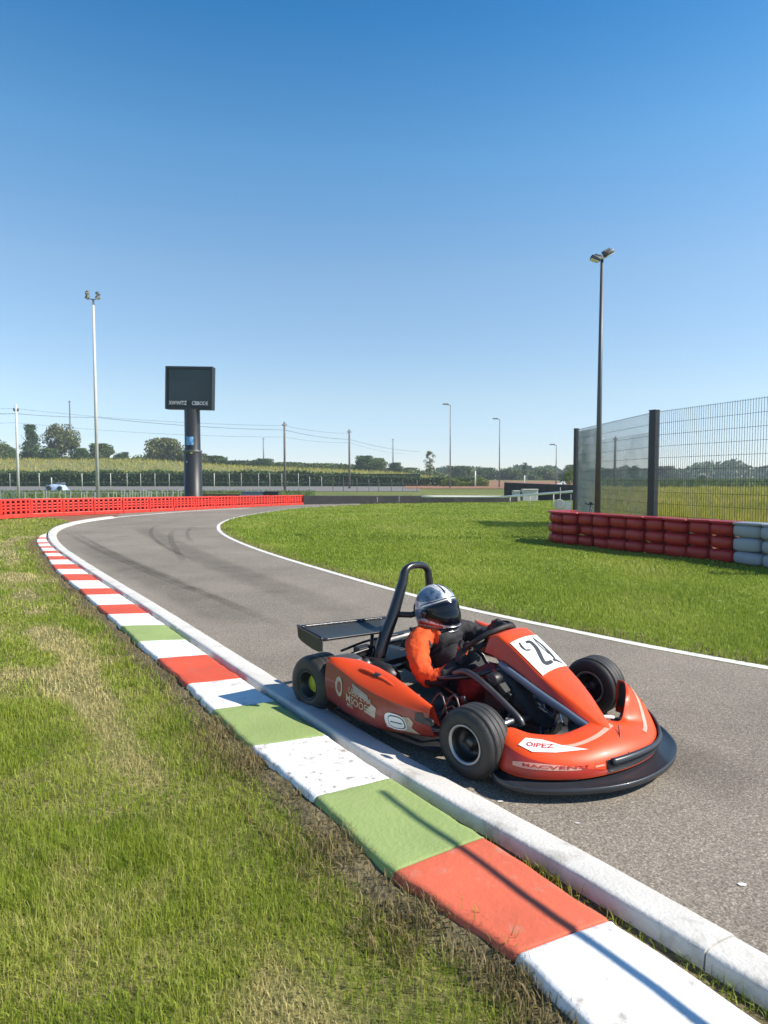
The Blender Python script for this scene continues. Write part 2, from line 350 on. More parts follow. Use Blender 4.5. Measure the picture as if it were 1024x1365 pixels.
M['suit_red'] = mat('dark_red_suit_cloth', (.17, .010, .013), .75, var=.25, scale=18, bump=.5, bscale=28)
M['visor'] = mat('dark_visor', (.004, .005, .011), .12, coat=.25, spec=.25)
M['helm_black'] = mat('helmet_black', (.02, .02, .025), .25, coat=.6)
M['helm_red'] = mat('helmet_red', (.55, .03, .025), .28, coat=.6)
M['helm_blue'] = mat('helmet_blue', (.13, .20, .30), .34, .1, coat=.3, var=.5, scale=22, dirt=.9, dirtcol=(.03, .045, .08), dscale=26, dthr=.5)

def helmet_material():
    m = bpy.data.materials.new('silver_helmet_graphics'); N, L = nodes(m); b = N['Principled BSDF']
    b.inputs['Roughness'].default_value = .34; b.inputs['Metallic'].default_value = .15; b.inputs['Coat Weight'].default_value = .6
    tc = N.new('ShaderNodeTexCoord'); n = N.new('ShaderNodeTexNoise'); n.inputs['Scale'].default_value = 10; n.inputs['Detail'].default_value = 3; n.inputs['Distortion'].default_value = 2.2
    L.new(tc.outputs['Object'], n.inputs['Vector'])
    r = N.new('ShaderNodeValToRGB'); e = r.color_ramp.elements; e[0].position = .40; e[0].color = (.60, .59, .58, 1); e[1].position = .62; e[1].color = (.74, .74, .75, 1)
    for p, c in ((.47, (.60, .59, .58, 1)), (.495, (.10, .13, .19, 1)), (.512, (.26, .38, .52, 1)), (.525, (.75, .75, .76, 1))):
        k = r.color_ramp.elements.new(p); k.color = c
    L.new(n.outputs['Fac'], r.inputs[0]); L.new(r.outputs[0], b.inputs['Base Color'])
    return m
M['helmet'] = helmet_material()
def clear_material(name, a, col):
    m = bpy.data.materials.new(name); N, L = nodes(m); out = N['Material Output']; b = N['Principled BSDF']
    b.inputs['Base Color'].default_value = (*col, 1); b.inputs['Roughness'].default_value = .15
    tc = N.new('ShaderNodeTexCoord'); n = N.new('ShaderNodeTexNoise'); n.inputs['Scale'].default_value = 1.6; n.inputs['Detail'].default_value = 8; L.new(tc.outputs['Object'], n.inputs['Vector'])
    mr = N.new('ShaderNodeMapRange'); mr.inputs[1].default_value = .3; mr.inputs[2].default_value = .7; mr.inputs[3].default_value = a*.6; mr.inputs[4].default_value = min(1, a*1.4); L.new(n.outputs['Fac'], mr.inputs[0])
    t = N.new('ShaderNodeBsdfTransparent'); ms = N.new('ShaderNodeMixShader'); L.new(mr.outputs[0], ms.inputs[0]); L.new(t.outputs[0], ms.inputs[1]); L.new(b.outputs[0], ms.inputs[2]); L.new(ms.outputs[0], out.inputs['Surface'])
    return m
M['clear'] = clear_material('scratched_clear_plastic', .16, (.55, .6, .6))
M['milky'] = clear_material('milky_clear_plastic', .62, (.72, .76, .76))
M['skid'] = clear_material('tyre_rubber_mark', .17, (.05, .045, .04)); M['skid'].node_tree.nodes['Principled BSDF'].inputs['Roughness'].default_value = .95
N, L = M['skid'].node_tree.nodes, M['skid'].node_tree.links; fa_ = N.new('ShaderNodeAttribute'); fa_.attribute_name = 'fade'; mf_ = N.new('ShaderNodeMath'); mf_.operation = 'MULTIPLY'
ms_ = N['Mix Shader']; L.new(ms_.inputs[0].links[0].from_socket, mf_.inputs[0]); L.new(fa_.outputs['Fac'], mf_.inputs[1]); L.new(mf_.outputs[0], ms_.inputs[0]); N['Noise Texture'].inputs['Scale'].default_value = 2.5
M['skid'].node_tree.nodes['Principled BSDF'].inputs['Specular IOR Level'].default_value = .1 
# ================================================================== THE SETTING
def sstep(a, b, x):
    t = np.clip((x-a)/(b-a), 0, 1); return t*t*(3-2*t)
def bank(x, y):
    """height of the land: level near the track, a low bank far behind on the left"""
    x = np.asarray(x, float); y = np.asarray(y, float)
    px = IW/2+FPX*x/np.maximum(y, 1)
    amp = np.interp(px, [-200, 200, 320, 420, 520, 600, 720, 900], [5.2, 4.9, 3.5, 2.9, 2.2, .75, .6, .25])
    return amp*sstep(96, 138, y)
def bz(x, y): return float(bank(x, y))
# terrain: one sheet to the horizon
ys = np.concatenate([np.linspace(-40, 90, 14), np.linspace(94, 142, 25), np.geomspace(150, 2500, 16)])
us = np.linspace(-1, 1, 61)
b = MB(); vs = []
for y in ys:
    half = 60+1.4*max(y, 0)
    for u in us:
        x = u*half; vs.append((x, y, bz(x, y)-.02))
nu = len(us)
b.add(vs, [(j*nu+i, j*nu+i+1, (j+1)*nu+i+1, (j+1)*nu+i) for j in range(len(ys)-1) for i in range(nu-1)])
struct(b.build('ground', M['ground'], fix=False))
def land_sheet(name, pxs, Y0, Y1, m, z=.03, ny=14, nx=40):
    """a field lying on the land between two distances and two columns"""
    b = MB(); vs = []
    for j in range(ny+1):
        Y = Y0+(Y1-Y0)*j/ny
        for i in range(nx+1):
            x = AT(pxs[0]+(pxs[1]-pxs[0])*i/nx, Y); vs.append((x, Y, bz(x, Y)+z-.02))
    b.add(vs, [(j*(nx+1)+i, j*(nx+1)+i+1, (j+1)*(nx+1)+i+1, (j+1)*(nx+1)+i) for j in range(ny) for i in range(nx)])
    return struct(b.build(name, m, fix=False))
land_sheet('dry_field', (-420, 560), 101, 150, M['field_dry'], .05, 24)
land_sheet('dirt_field', (540, 800), 70, 130, M['field_brown'], .05, 20)
land_sheet('back_road', (-420, 560), 57, 88, M['asphalt_far'], .03, 4)
land_sheet('yellow_field', (775, 1700), 26, 62, M['field_yellow'], .03, 6)

# ---- track
KERB_PX = [(1024,1290),(832,1177),(741,1127),(622,1064),(547,1022),(481,982),(421,943),(357,905),(287,858),(205,807),(169.5,785.7),(145,770.7),(112,750),(89,735.5),(77.5,724),(73.5,715.5),(75.5,709),(85,703.5),(101,698.5),(126,694),(153,690.7)]
kw = [G(*q) for q in KERB_PX]
d0 = (kw[0]-kw[2]).normalized(); kw = [kw[0]+d0*4, kw[0]+d0*2] + kw
def smooth_line(P, it=2):
    for _ in range(it): P = [P[0]]+[(P[i-1]+P[i]*2+P[i+1])/4 for i in range(1, len(P)-1)]+[P[-1]]
    return P
kerb_in = resample(smooth_line(catmull(smooth_line(kw, 1), 8), 6), .12)
BAR_PX = [(-150,704),(-80,698),(0,691.6),(62,688.2),(160,684),(234,680.6),(312,676.6),(403,672.4)]
bar_base = [G(*q) for q in BAR_PX]
INNER_PX = [(1024,893),(920,874.5),(825,857),(752,840.5),(673,824.5),(600,809.5),(513,786),(418,757),(369,743.5),(320,726),(294,713),(285.5,705),(291,696.5),(307,690),(348,683),(400,677),(430,674.6),(480,673)]
iw = [G(*q) for q in INNER_PX]
d1 = (iw[0]-iw[2]).normalized(); iw = [iw[0]+d1*14, iw[0]+d1*6]+iw
inner = resample(catmull(smooth_line(iw, 1), 8), .25)
far_edge = [G(480, 670.6), G(420, 672)] + [p+Vector((.1, -.15, 0)) for p in bar_base[::-1][:4]]
track_pts = kerb_in[:-1]+[G(153, 690.5)]+[far_edge[-1]]+far_edge[::-1][1:]+inner[::-1]
track = flatpoly('track', [tuple(p)[:2] for p in track_pts], 0.0, M['asphalt'])
ribbon('edge_line', inner, offset_line(inner, -.085), .004, M['line_paint'])
ol = resample(catmull([G(140,692.2),G(170,688.6),G(205,685.6),G(245,682.4),G(290,679.6),G(335,677.4)], 8), .3)
ribbon('edge_line', ol, offset_line(ol, .2), .004, M['line_paint'])
# ---- grey kerb, one swept profile with worn rounded shoulders
KW = .165
def sweep(name, line, prof, m, jitter=0.0, z=0):
    b = MB(); secs = []
    for i, p in enumerate(line):
        t = line[min(i+1, len(line)-1)]-line[max(i-1, 0)]; t.z = 0; t.normalize(); n = Vector((-t.y, t.x, 0))
        secs.append([p+n*(o+random.uniform(-jitter, jitter))+Vector((0, 0, h+random.uniform(-jitter, jitter)+z)) for o, h in prof])
    b.loft(secs); return b.build(name, m, fix=False)
kp = [(0, -.02), (0, .022), (.003, .030), (.010, .0355), (.02, .039), (.07, .050), (.128, .059), (.142, .0595), (.150, .0565), (.1535, .049), (.158, .01), (.160, -.02)]
b = MB(); seglen = 17; kdense = resample(kerb_in, .12)
for s0 in range(0, len(kdense)-1, seglen):
    part = kdense[s0:s0+seglen+1]
    if len(part) < 2: continue
    secs = []; oz, oo = random.uniform(-.002, .002), random.uniform(-.003, .003)
    for i, p in enumerate(part):
        g = s0+i; t = kdense[min(g+1, len(kdense)-1)]-kdense[max(g-1, 0)]; t.z = 0; t.normalize(); nrm = Vector((-t.y, t.x, 0))
        q = p+t*(.0025 if i == 0 else -.0025 if i == len(part)-1 else 0)
        secs.append([q+nrm*(o+oo+random.uniform(-.0012, .0012))+Vector((0, 0, h+oz*(h > 0)+random.uniform(-.001, .001))) for o, h in kp])
    b.loft(secs, cap=True)
struct(b.build('kerb', M['concrete'], fix=False))
# ---- coloured kerb blocks
SEQ = [  # left and right end of each joint, from far to near, then the colour of the block that follows towards the camera
 ((53.5,714),(63,710.5),'w'), ((51.2,716.3),(62.6,716),'r'), ((49.2,718.4),(62.4,717.8),'w'), ((48.8,722.7),(63,722.5),'r'), ((50.5,724.6),(64,724.2),'w'),
 ((52.6,728),(67.4,728),'r'), ((54.4,730),(69,730),'w'), ((57,734),(72.6,734),'r'), ((59.5,737.2),(77,737.2),'w'), ((63,741.3),(82,741.3),'r'),
 ((65.4,746),(88,746),'w'), ((69.3,752.2),(97,752.2),'r'), ((74.8,758.6),(105,758.6),'w'), ((82.6,765.2),(114.5,765.2),'r'), ((91.5,773.7),(126,773.7),'w'),
 ((106,784.3),(141,784.3),'r'), ((114.5,792.5),(152,792.5),'w'), ((130,806.2),(170,806.2),'r'), ((143.5,818.5),(187.5,818.5),'w'), ((162,834),(211,834),'g'),
 ((184.5,854.8),(236.8,853.6),'w'), ((210.5,878),(265.8,873.6),'r'), ((250,911.5),(306,905.8),'w'), ((284.5,945),(350.5,937.6),'g'), ((335.5,993),(415.5,985),'W'),
 ((421,1060),(500.5,1045),'g'), ((526,1160),(625,1127),'r'), ((690,1270),(800,1235),'w'), ((838,1425),(1100,1408),None)]
CN = {'w': ('white', 'white_paint'), 'W': ('white', 'white_worn'), 'r': ('red', 'red_paint'), 'g': ('green', 'green_paint')}
ORD = ['first','second','third','fourth','fifth','sixth','seventh','eighth','ninth','tenth','eleventh','twelfth','thirteenth','fourteenth','fifteenth','sixteenth']
BZ = .05
jl = [G(*q[0], BZ) for q in SEQ]; jr = [G(*q[1], BZ) for q in SEQ]
left_edge = jl[:]
count = {'white': 0, 'red': 0, 'green': 0}
def clos(p, line): return min(line, key=lambda q: (q.xy-p.xy).length)
KGAP = {27: .062, 28: .080, 26: .044, 25: .028}
for i_, p_ in enumerate(jr):
    q_ = clos(p_, kerb_in); k_ = kerb_in.index(q_); t_ = kerb_in[min(k_+1, len(kerb_in)-1)]-kerb_in[max(k_-1, 0)]; t_.normalize(); n_ = Vector((-t_.y, t_.x, 0)); jr[i_] = p_+n_*((KW+KGAP.get(i_, .020))-(p_-q_).dot(n_))
def kerb_gap(p):                                    # keep a block clear of the kerb
    q = clos(p, kerb_in); i = kerb_in.index(q); t = kerb_in[min(i+1, len(kerb_in)-1)]-kerb_in[max(i-1, 0)]; t.normalize()
    n = Vector((-t.y, t.x, 0)); d = (p-q).dot(n)
    return p+n*max(0, KW+.008-d) if d < KW+.008 else p
for i in range(len(SEQ)-2, -1, -1):
    c, mk = CN[SEQ[i][2]]; mk = 'red_faded' if i == len(SEQ)-3 else mk
    bl_ = (jl[i]-jl[i+1]).length; bw_ = (jl[i]-jr[i]).length; nn = max(4, int(bl_/.07)+2)
    ts = [0, .004/bl_, .012/bl_]+[k/nn for k in range(1, nn)]+[1-.012/bl_, 1-.004/bl_, 1]; ts = sorted(ts)
    ss = [0, .004/bw_, .012/bw_, .07, .2, .35, .5, .65, .8, .93, 1-.012/bw_, 1-.004/bw_, 1]
    rows = []
    for t in ts:
        row = []; rj0, rj1 = random.uniform(-1, 1)*.006, random.uniform(-1, 1)*.004
        e0 = min(max((t*(jl[i]-jl[i+1]).length)/1.0, 0), 1)
        lp = jl[i].lerp(jl[i+1], t); rp = kerb_gap(jr[i].lerp(jr[i+1], t)*1.0)
        rp.z = BZ
        for s in ss:
            p = lp.lerp(rp, s)
            ed = min(s, 1-s)*(rp-lp).length
            drop = .008*max(0, 1-ed/.012)**2
            en = min(t, 1-t)*(jl[i]-jl[i+1]).length; drop += .003*max(0, 1-en/.010)**2
            big = .003 if i > 20 else .0012
            wob = big*(math.sin(p.x*7+p.y*3)+math.sin(p.y*11-p.x*5+1)*.7)
            rag = (rj0 if s < .5 else rj1)*(1 if i > 16 else .3)*(1 if min(s, 1-s) < .05 else 0)
            q = p+(rp-lp).normalized()*rag; q.z = BZ-drop+wob+random.uniform(-1, 1)*.0008
            row.append(q)
        foot0 = row[0]-(rp-lp).normalized()*.018; foot0.z = -.03; foot1 = row[-1]+(rp-lp).normalized()*.004; foot1.z = -.03
        mid0 = row[0]-(rp-lp).normalized()*.010; mid0.z = .012
        rows.append([foot0, mid0]+row+[foot1])
    # leave a hair of a joint at both ends
    sh = (jl[i+1]-jl[i]).normalized()*.002
    rows[0] = [p+sh for p in rows[0]]; rows[-1] = [p-sh for p in rows[-1]]
    e1 = [Vector((p.x, p.y, -.03)) for p in rows[0]]; e2 = [Vector((p.x, p.y, -.03)) for p in rows[-1]]
    b = MB(); b.loft([e1]+rows+[e2])
    o = b.build('kerb_block', M[mk], fix=True)
    k = count[c]; count[c] += 1
    if i == len(SEQ)-2: lab = 'nearest white painted kerb block, cut by the lower picture edge, its side chipped'
    elif SEQ[i][2] == 'W': lab = 'white kerb block with worn dirty paint, between two green blocks'
    elif c == 'green': lab = ['green kerb block beside the nearest red block, crossed by a thin pole shadow', 'green kerb block behind the worn white block, grass at its side', 'small green kerb block furthest of the three green ones'][k]
    elif c == 'red' and k == 0: lab = 'largest red painted kerb block beside the nearest white one, crossed by a thin shadow'
    else: lab = f'{c} painted kerb block, {ORD[k]} {c} one counted from the camera'
    tag(o, lab, 'kerb block', 'painted kerb blocks along the bend')
# bare soil strips beside the blocks
le = resample(catmull(list(reversed(jl)), 6), .15); le = [Vector((p.x, p.y, 0)) for p in le]
bv = MB(); vr = []
for p0, p1, p2, p3 in zip(offset_line(le, -.10), offset_line(le, .012), offset_line(le, .05), offset_line(le, .13)):
    vr.append([Vector((p0.x, p0.y, .02)), Vector((p1.x, p1.y, .024+random.uniform(-.008, .008))), Vector((p2.x, p2.y, .014+random.uniform(-.006, .006))), Vector((p3.x-random.uniform(0, .04), p3.y, -.012))])
bv.loft(vr); o = bv.build('soil_verge', M['soil'], fix=False); o['kind'] = 'structure'
gl = [p for p in kerb_in if p.y < 9]
ribbon('soil_gap', offset_line(gl, .1), offset_line(gl, .34), .012, M['soil'])
# turf under the grass
left_poly = [tuple(p)[:2] for p in offset_line(le, .06)]
far_l = [G(62, 712), G(66, 705), G(78, 699), G(95, 694.5), G(62, 690), G(0, 693), G(-80, 699.5), G(-150, 705.5)]
turf_poly = left_poly + [(p.x, p.y) for p in far_l] + [(-30, 12), (-30, -6), (le[0].x-.2, -6)]
flatpoly('turf', turf_poly, -.007, M['turf_soil'])
flatpoly('red_soil', [(p.x, p.y) for p in [G(20, 693), G(62, 691), G(98, 697), G(126, 693.6), G(200, 686), G(300, 679.5), G(300, 677), G(160, 683), G(62, 687)]], -.0035, M['red_soil'])
lawn_poly = [tuple(p)[:2] for p in offset_line(inner, -.10)]+[(G(480, 672).x, G(480, 672).y), (AT(600, 30.5), 30.5), (AT(740, 34), 34), (AT(1000, 36), 36), (40, 36), (40, 0), (20, -4)]
flatpoly('lawn', lawn_poly, -.004, M['turf_lawn'])
# rubber marks on the asphalt
SK = [0]
def skid(px, wd):
    SK[0] += 1; skz = .0014+.0003*SK[0]
    l = resample(catmull([G(*q) for q in px], 8), .12)
    b = MB(); n = len(l); ln = offset_line(l, wd/2); rn = offset_line(l, -wd/2)
    fr = [0, .22, .5, .78, 1]; fv = [0, .8, 1, .8, 0] if wd > .3 else [.2, 1, .85, 1, .2]; vs, fd = [], []
    for i in range(n):
        e_ = min(1, min(i, n-1-i)/(n*.18))
        for f_, v_ in zip(fr, fv): q = ln[i].lerp(rn[i], f_); vs.append((q.x, q.y, skz)); fd.append(v_*e_)
    b.add(vs, [(i*5+k, i*5+k+1, i*5+k+6, i*5+k+5) for i in range(n-1) for k in range(4)])
    o = b.build('skid_mark', M['skid'], fix=False); o['kind'] = 'structure'; at_ = o.data.attributes.new('fade', 'FLOAT', 'POINT'); at_.data.foreach_set('value', fd)
skid([(86,708),(110,722),(140,737),(175,752),(213,769),(255,785),(290,798),(330,815),(369,832),(394,845)], .13)
skid([(98,709),(135,729),(175,748),(222,768),(262,785),(300,800)], .10)
skid([(234,705),(228,712),(229,722),(236,735),(247,752)], .12)
skid([(262,700),(252,706),(250,714),(256,723)], .10)
skid([(180,700),(205,712),(250,735),(330,768),(430,805),(520,832)], .55)
skid([(105,722),(150,745),(210,774),(290,812),(370,850)], .6)
skid([(560,905),(640,930),(760,965),(900,1010),(1010,1050)], .5)
skid([(225,696),(205,703),(202,714),(222,730),(260,748)], .09)
skid([(150,716),(165,715),(178,714)], .14)
# little pale scuffs on the asphalt
for cx, cy, r in ((990,1180,.008),(667,1069,.006),(770,1098,.005)):
    p = G(cx, cy); flatpoly('paint_fleck', [(p.x+r*(1+.5*random.random())*math.cos(a)*1.6, p.y+r*math.sin(a)) for a in [k*.8 for k in range(8)][:7]], .003, M['line_paint'])

# ================================================================== GRASS (stuff)
def inpoly(x, y, poly):
    P = np.array(poly); c = np.zeros(len(x), bool); j = len(P)-1
    for i in range(len(P)):
        xi, yi = P[i]; xj, yj = P[j]
        if yi != yj: c ^= ((yi > y) != (yj > y)) & (x < (xj-xi)*(y-yi)/(yj-yi)+xi)
        j = i
    return c
def vnoise(x, y, s, seed):
    """smooth value noise in numpy, 0..1"""
    r = np.random.default_rng(seed); T = r.random((64, 64)); X = x*s; Y = y*s
    xi = np.floor(X).astype(int); yi = np.floor(Y).astype(int); fx = X-xi; fy = Y-yi; fx = fx*fx*(3-2*fx); fy = fy*fy*(3-2*fy)
    g = lambda a, b: T[a % 64, b % 64]
    return (g(xi, yi)*(1-fx)+g(xi+1, yi)*fx)*(1-fy)+(g(xi, yi+1)*(1-fx)+g(xi+1, yi+1)*fx)*fy
def blades(name, x, y, z, h, wd, lean, m, tint=None, curl=.5):
    n = len(x); a = RNG.random(n)*2*np.pi; ld = RNG.random(n)*2*np.pi; le_ = lean*np.abs(RNG.normal(0, 1, n))
    le_ = np.clip(le_, 0, 1.3)
    ca, sa = np.cos(a)*wd/2, np.sin(a)*wd/2
    up = h*np.cos(le_); out = h*np.sin(le_); ox, oy = np.cos(ld)*out, np.sin(ld)*out
    V = np.empty((n, 5, 3), np.float32)
    V[:, 0] = np.stack([x-ca, y-sa, z], 1); V[:, 1] = np.stack([x+ca, y+sa, z], 1)
    mx, my, mz = x+ox*curl*.6, y+oy*curl*.6, z+up*.58
    V[:, 2] = np.stack([mx+ca*.75, my+sa*.75, mz], 1); V[:, 3] = np.stack([mx-ca*.75, my-sa*.75, mz], 1)
    V[:, 4] = np.stack([x+ox, y+oy, z+up*.98], 1)
    base = np.arange(n, dtype=np.int32)[:, None]*5
    loops = np.concatenate([base+np.array([[0, 1, 2, 3]]), base+np.array([[3, 2, 4]])], 1).astype(np.int32).ravel()
    me = bpy.data.meshes.new(name); me.vertices.add(n*5); me.vertices.foreach_set('co', V.ravel())
    me.loops.add(n*7); me.loops.foreach_set('vertex_index', loops)
    me.polygons.add(n*2); st = np.arange(n)[:, None]*7+np.array([[0, 4]]); me.polygons.foreach_set('loop_start', st.ravel().astype(np.int32))
    me.update(calc_edges=True); me.validate()
    at = me.attributes.new('tint', 'FLOAT', 'POINT'); t = tint if tint is not None else RNG.random(n); at.data.foreach_set('value', np.repeat(t, 5).astype(np.float32))
    me.materials.append(m); o = bpy.data.objects.new(name, me); COL.objects.link(o); o['kind'] = 'stuff'
    return o
def scatter(poly, bands, clump=0, seed=0, zfun=None, view=True):
    X, Y, D = [], [], []
    for d0, d1, dens, hh, ww in bands:
        x0, x1 = (-.72*d1-.3, .72*d1+.3) if view else (-40, 40)
        n = int((x1-x0)*(d1-d0)*dens); x = RNG.uniform(x0, x1, n); y = RNG.uniform(d0, d1, n)
        k = inpoly(x, y, poly)
        if clump: k &= RNG.random(n) < (1-clump)+clump*vnoise(x, y, 9, seed)*vnoise(x, y, 2.2, seed+1)*2.6
        x, y = x[k], y[k]; X.append(x); Y.append(y); D.append(np.stack([np.full(len(x), hh), np.full(len(x), ww)], 1))
    X, Y, D = np.concatenate(X), np.concatenate(Y), np.concatenate(D)
    return X, Y, D
x, y, D = scatter(turf_poly, [(1.0, 2.2, 56000, .038, .0021), (2.2, 3.4, 34000, .039, .0028), (3.4, 5.5, 11000, .043, .0050), (5.5, 9, 3600, .045, .008), (9, 14, 1300, .045, .013), (14, 20, 600, .045, .019)], .62, 3)
hv = .55+.95*vnoise(x, y, 1.6, 11)*(.5+vnoise(x, y, 7, 12))
LE = np.array([(p.x, p.y) for p in le]); dist = np.concatenate([np.sqrt(((np.stack([x[i:i+20000], y[i:i+20000]], 1)[:, None]-LE[None])**2).sum(2)).min(1) for i in range(0, len(x), 20000)])
strip_ = np.exp(-((dist-.48-.12*(vnoise(x, y, 1.3, 61)-.5))/.13)**2)*np.clip(vnoise(x, y, 1.7, 62)*1.7-.25, 0, 1)
edge_ = np.exp(-(dist/.09)**2)*np.clip(vnoise(x, y, 4, 66)*1.8-.1, .1, 1)
dryv = .62*strip_+.26*edge_+.25*(vnoise(x, y, 2.6, 63)-.5)+.28*(vnoise(x, y, .8, 64)-.5)
keep = RNG.random(len(x)) > .4*strip_+.2*edge_; x, y, D, hv, dryv, strip_, edge_ = x[keep], y[keep], D[keep], hv[keep], dryv[keep], strip_[keep], edge_[keep]
hv = hv*(1-.4*strip_-.25*edge_)
lg = blades('rough_grass', x, y, np.full(len(x), -.008), .82*D[:, 0]*hv*RNG.uniform(.5, 1.45, len(x)), D[:, 1]*RNG.uniform(.6, 1.3, len(x)), .85, M['grass_left'], np.clip(.05+.55*vnoise(x, y, 3.2, 5)+.35*vnoise(x, y, 11, 6)+RNG.normal(0, .22, len(x)), 0, 1))
da = lg.data.attributes.new('dry', 'FLOAT', 'POINT'); da.data.foreach_set('value', np.repeat(dryv, 5).astype(np.float32))
x, y, D = scatter(lawn_poly, [(3.0, 5.5, 6500, .034, .0050), (5.5, 8, 4200, .036, .007), (8, 12, 1900, .036, .012), (12, 18, 700, .04, .02), (18, 26, 300, .04, .03), (26, 36, 150, .045, .045)], .3, 8)
hv = .6+.8*vnoise(x, y, 1.1, 21)
blades('lawn_grass', x, y, np.full(len(x), -.005), D[:, 0]*hv*RNG.uniform(.5, 1.4, len(x)), D[:, 1]*RNG.uniform(.7, 1.3, len(x)), .5, M['grass_lawn'], np.clip(.1+.8*vnoise(x, y, .9, 9)+RNG.normal(0, .2, len(x)), 0, 1))
# fringe along the far edge line, dry and darker
def along(line, dens, o0, o1, ymax=99, ymin=-9):
    P = [p for p in line]; seg = [(a, b2, (b2-a).length) for a, b2 in zip(P, P[1:])]; X, Y = [], []
    for a, b2, l in seg:
        if not (ymin < a.y < ymax): continue
        t = (b2-a).normalized(); nrm = Vector((-t.y, t.x, 0))
        k = RNG.poisson(l*dens)
        for _ in range(k):
            p = a.lerp(b2, RNG.random())+nrm*(o0+(o1-o0)*RNG.random()**1.9); X.append(p.x); Y.append(p.y)
    return np.array(X), np.array(Y)
x, y = along(inner, 260, -.09, -.32, 16, 2.5); n = len(x)
blades('dry_fringe', x, y, np.full(n, -.004), RNG.uniform(.02, .06, n), RNG.uniform(.004, .009, n), .6, M['grass_dry'])
# dead thatch and weeds along the outer side of the blocks
x, y = along(le, 7500, -.01, .24, 4.2, .6); k = RNG.random(len(x)) < np.clip(vnoise(x, y, 5, 31)*1.5+vnoise(x, y, 17, 32)*.9-.75, 0.04, 1); x, y = x[k], y[k]; n = len(x)
blades('dead_thatch', x, y, np.interp(np.sqrt(((np.stack([x, y], 1)[:, None]-LE[None])**2).sum(2)).min(1), [0, .06, .18], [.016, .008, -.006]), RNG.uniform(.015, .055, n), RNG.uniform(.0022, .0045, n), .8, M['grass_dry'])
x, y = along(le, 1100, .0, .18, 13, 4.2); k = RNG.random(len(x)) < np.clip(vnoise(x, y, 3, 33)*1.5-.2, .05, 1); x, y = x[k], y[k]; n = len(x)
blades('dead_thatch', x, y, np.full(n, -.004), RNG.uniform(.02, .06, n), RNG.uniform(.005, .009, n), .75, M['grass_dry'])
x, y = along(gl, 1500, .166, .30, 3.6, .6); k = (RNG.random(len(x)) < np.clip(vnoise(x, y, 6, 35)*2-.55, 0.04, 1))
k &= np.array([not inpoly(np.array([a]), np.array([c]), [tuple(q)[:2] for q in jl]+[tuple(q)[:2] for q in jr[::-1]])[0] for a, c in zip(x, y)]); x, y = x[k], y[k]; n = len(x)
blades('joint_weeds', x, y, np.full(n, .008), RNG.uniform(.012, .05, n), RNG.uniform(.002, .004, n), .7, M['grass_left'], RNG.uniform(.2, 1, n))
# two taller tufts by the red block
for cx, cy, hh in ((684,1268,.09),(640,1230,.08),(560,1180,.05),(612,1205,.05)):
    p = G(cx, cy+14); n = 26; x = p.x+RNG.normal(0, .018, n); y = p.y+RNG.normal(0, .018, n)
    t = blades('grass_tuft', x, y, np.full(n, -.004), RNG.uniform(.4, 1.15, n)*hh, np.full(n, .004), .35, M['grass_left'], RNG.uniform(.1, .7, n))
# yellow meadow behind the mesh fence
mead = [(AT(775, 34), 34), (AT(770, 19), 19), (5.6, 14), (6.0, 11.6), (6.7, 9.6), (8, 7.6), (60, 8), (80, 62), (AT(775, 62), 62)]
flatpoly('meadow_soil', mead, .003, M['field_yellow'])
x, y, D = scatter(mead, [(8, 14, 900, .3, .012), (14, 22, 420, .34, .018), (22, 36, 160, .36, .03), (36, 62, 60, .4, .055)], .5, 40)
hv = .4+1.1*vnoise(x, y, .7, 41)
blades('meadow_grass', x, y, np.full(len(x), 0.0), D[:, 0]*hv*RNG.uniform(.5, 1.3, len(x)), D[:, 1], .3, M['meadow'], np.clip(vnoise(x, y, .3, 42)*.8+RNG.normal(0, .2, len(x))+.1, 0, 1))
n = 26000; y = RNG.uniform(62, 130, n); x = AT(RNG.uniform(770, 1400, n), y)
blades('green_crop', x, y, bank(x, y)-.02, RNG.uniform(.6, 1.2, n), RNG.uniform(.12, .25, n), .25, M['crop'])
n = 15000; y = 100+RNG.random(n)*45; x = AT(RNG.uniform(-150, 585, n), y)
blades('field_grass', x, y, bank(x, y)-.02, RNG.uniform(.25, .8, n), RNG.uniform(.07, .16, n), .25, M['meadow'], RNG.uniform(.3, 1, n))
n = 9000; y = RNG.uniform(31, 56, n); x = AT(RNG.uniform(-120, 420, n), y)
blades('verge_grass', x, y, np.full(n, -.02), RNG.uniform(.1, .3, n), RNG.uniform(.05, .09, n), .35, M['crop'])
# ================================================================== THE KART
P_FRONT, P_REAR = G(634, 1033), G(420, 944)
fwv = (P_FRONT-P_REAR); fwv.z = 0; fwv.normalize(); lfv = Vector((-fwv.y, fwv.x, 0)); KO = P_REAR+lfv*.53; KRZ = math.atan2(fwv.y, fwv.x)
kart = thing('racing_kart', (KO.x, KO.y, 0), 'orange racing kart with white number panel, black rear wing and roll hoop on the asphalt', 'racing kart', rz=KRZ)
def V3(*a): return Vector(a)
def interp(x, xs, ys): return float(np.interp(x, xs, ys))
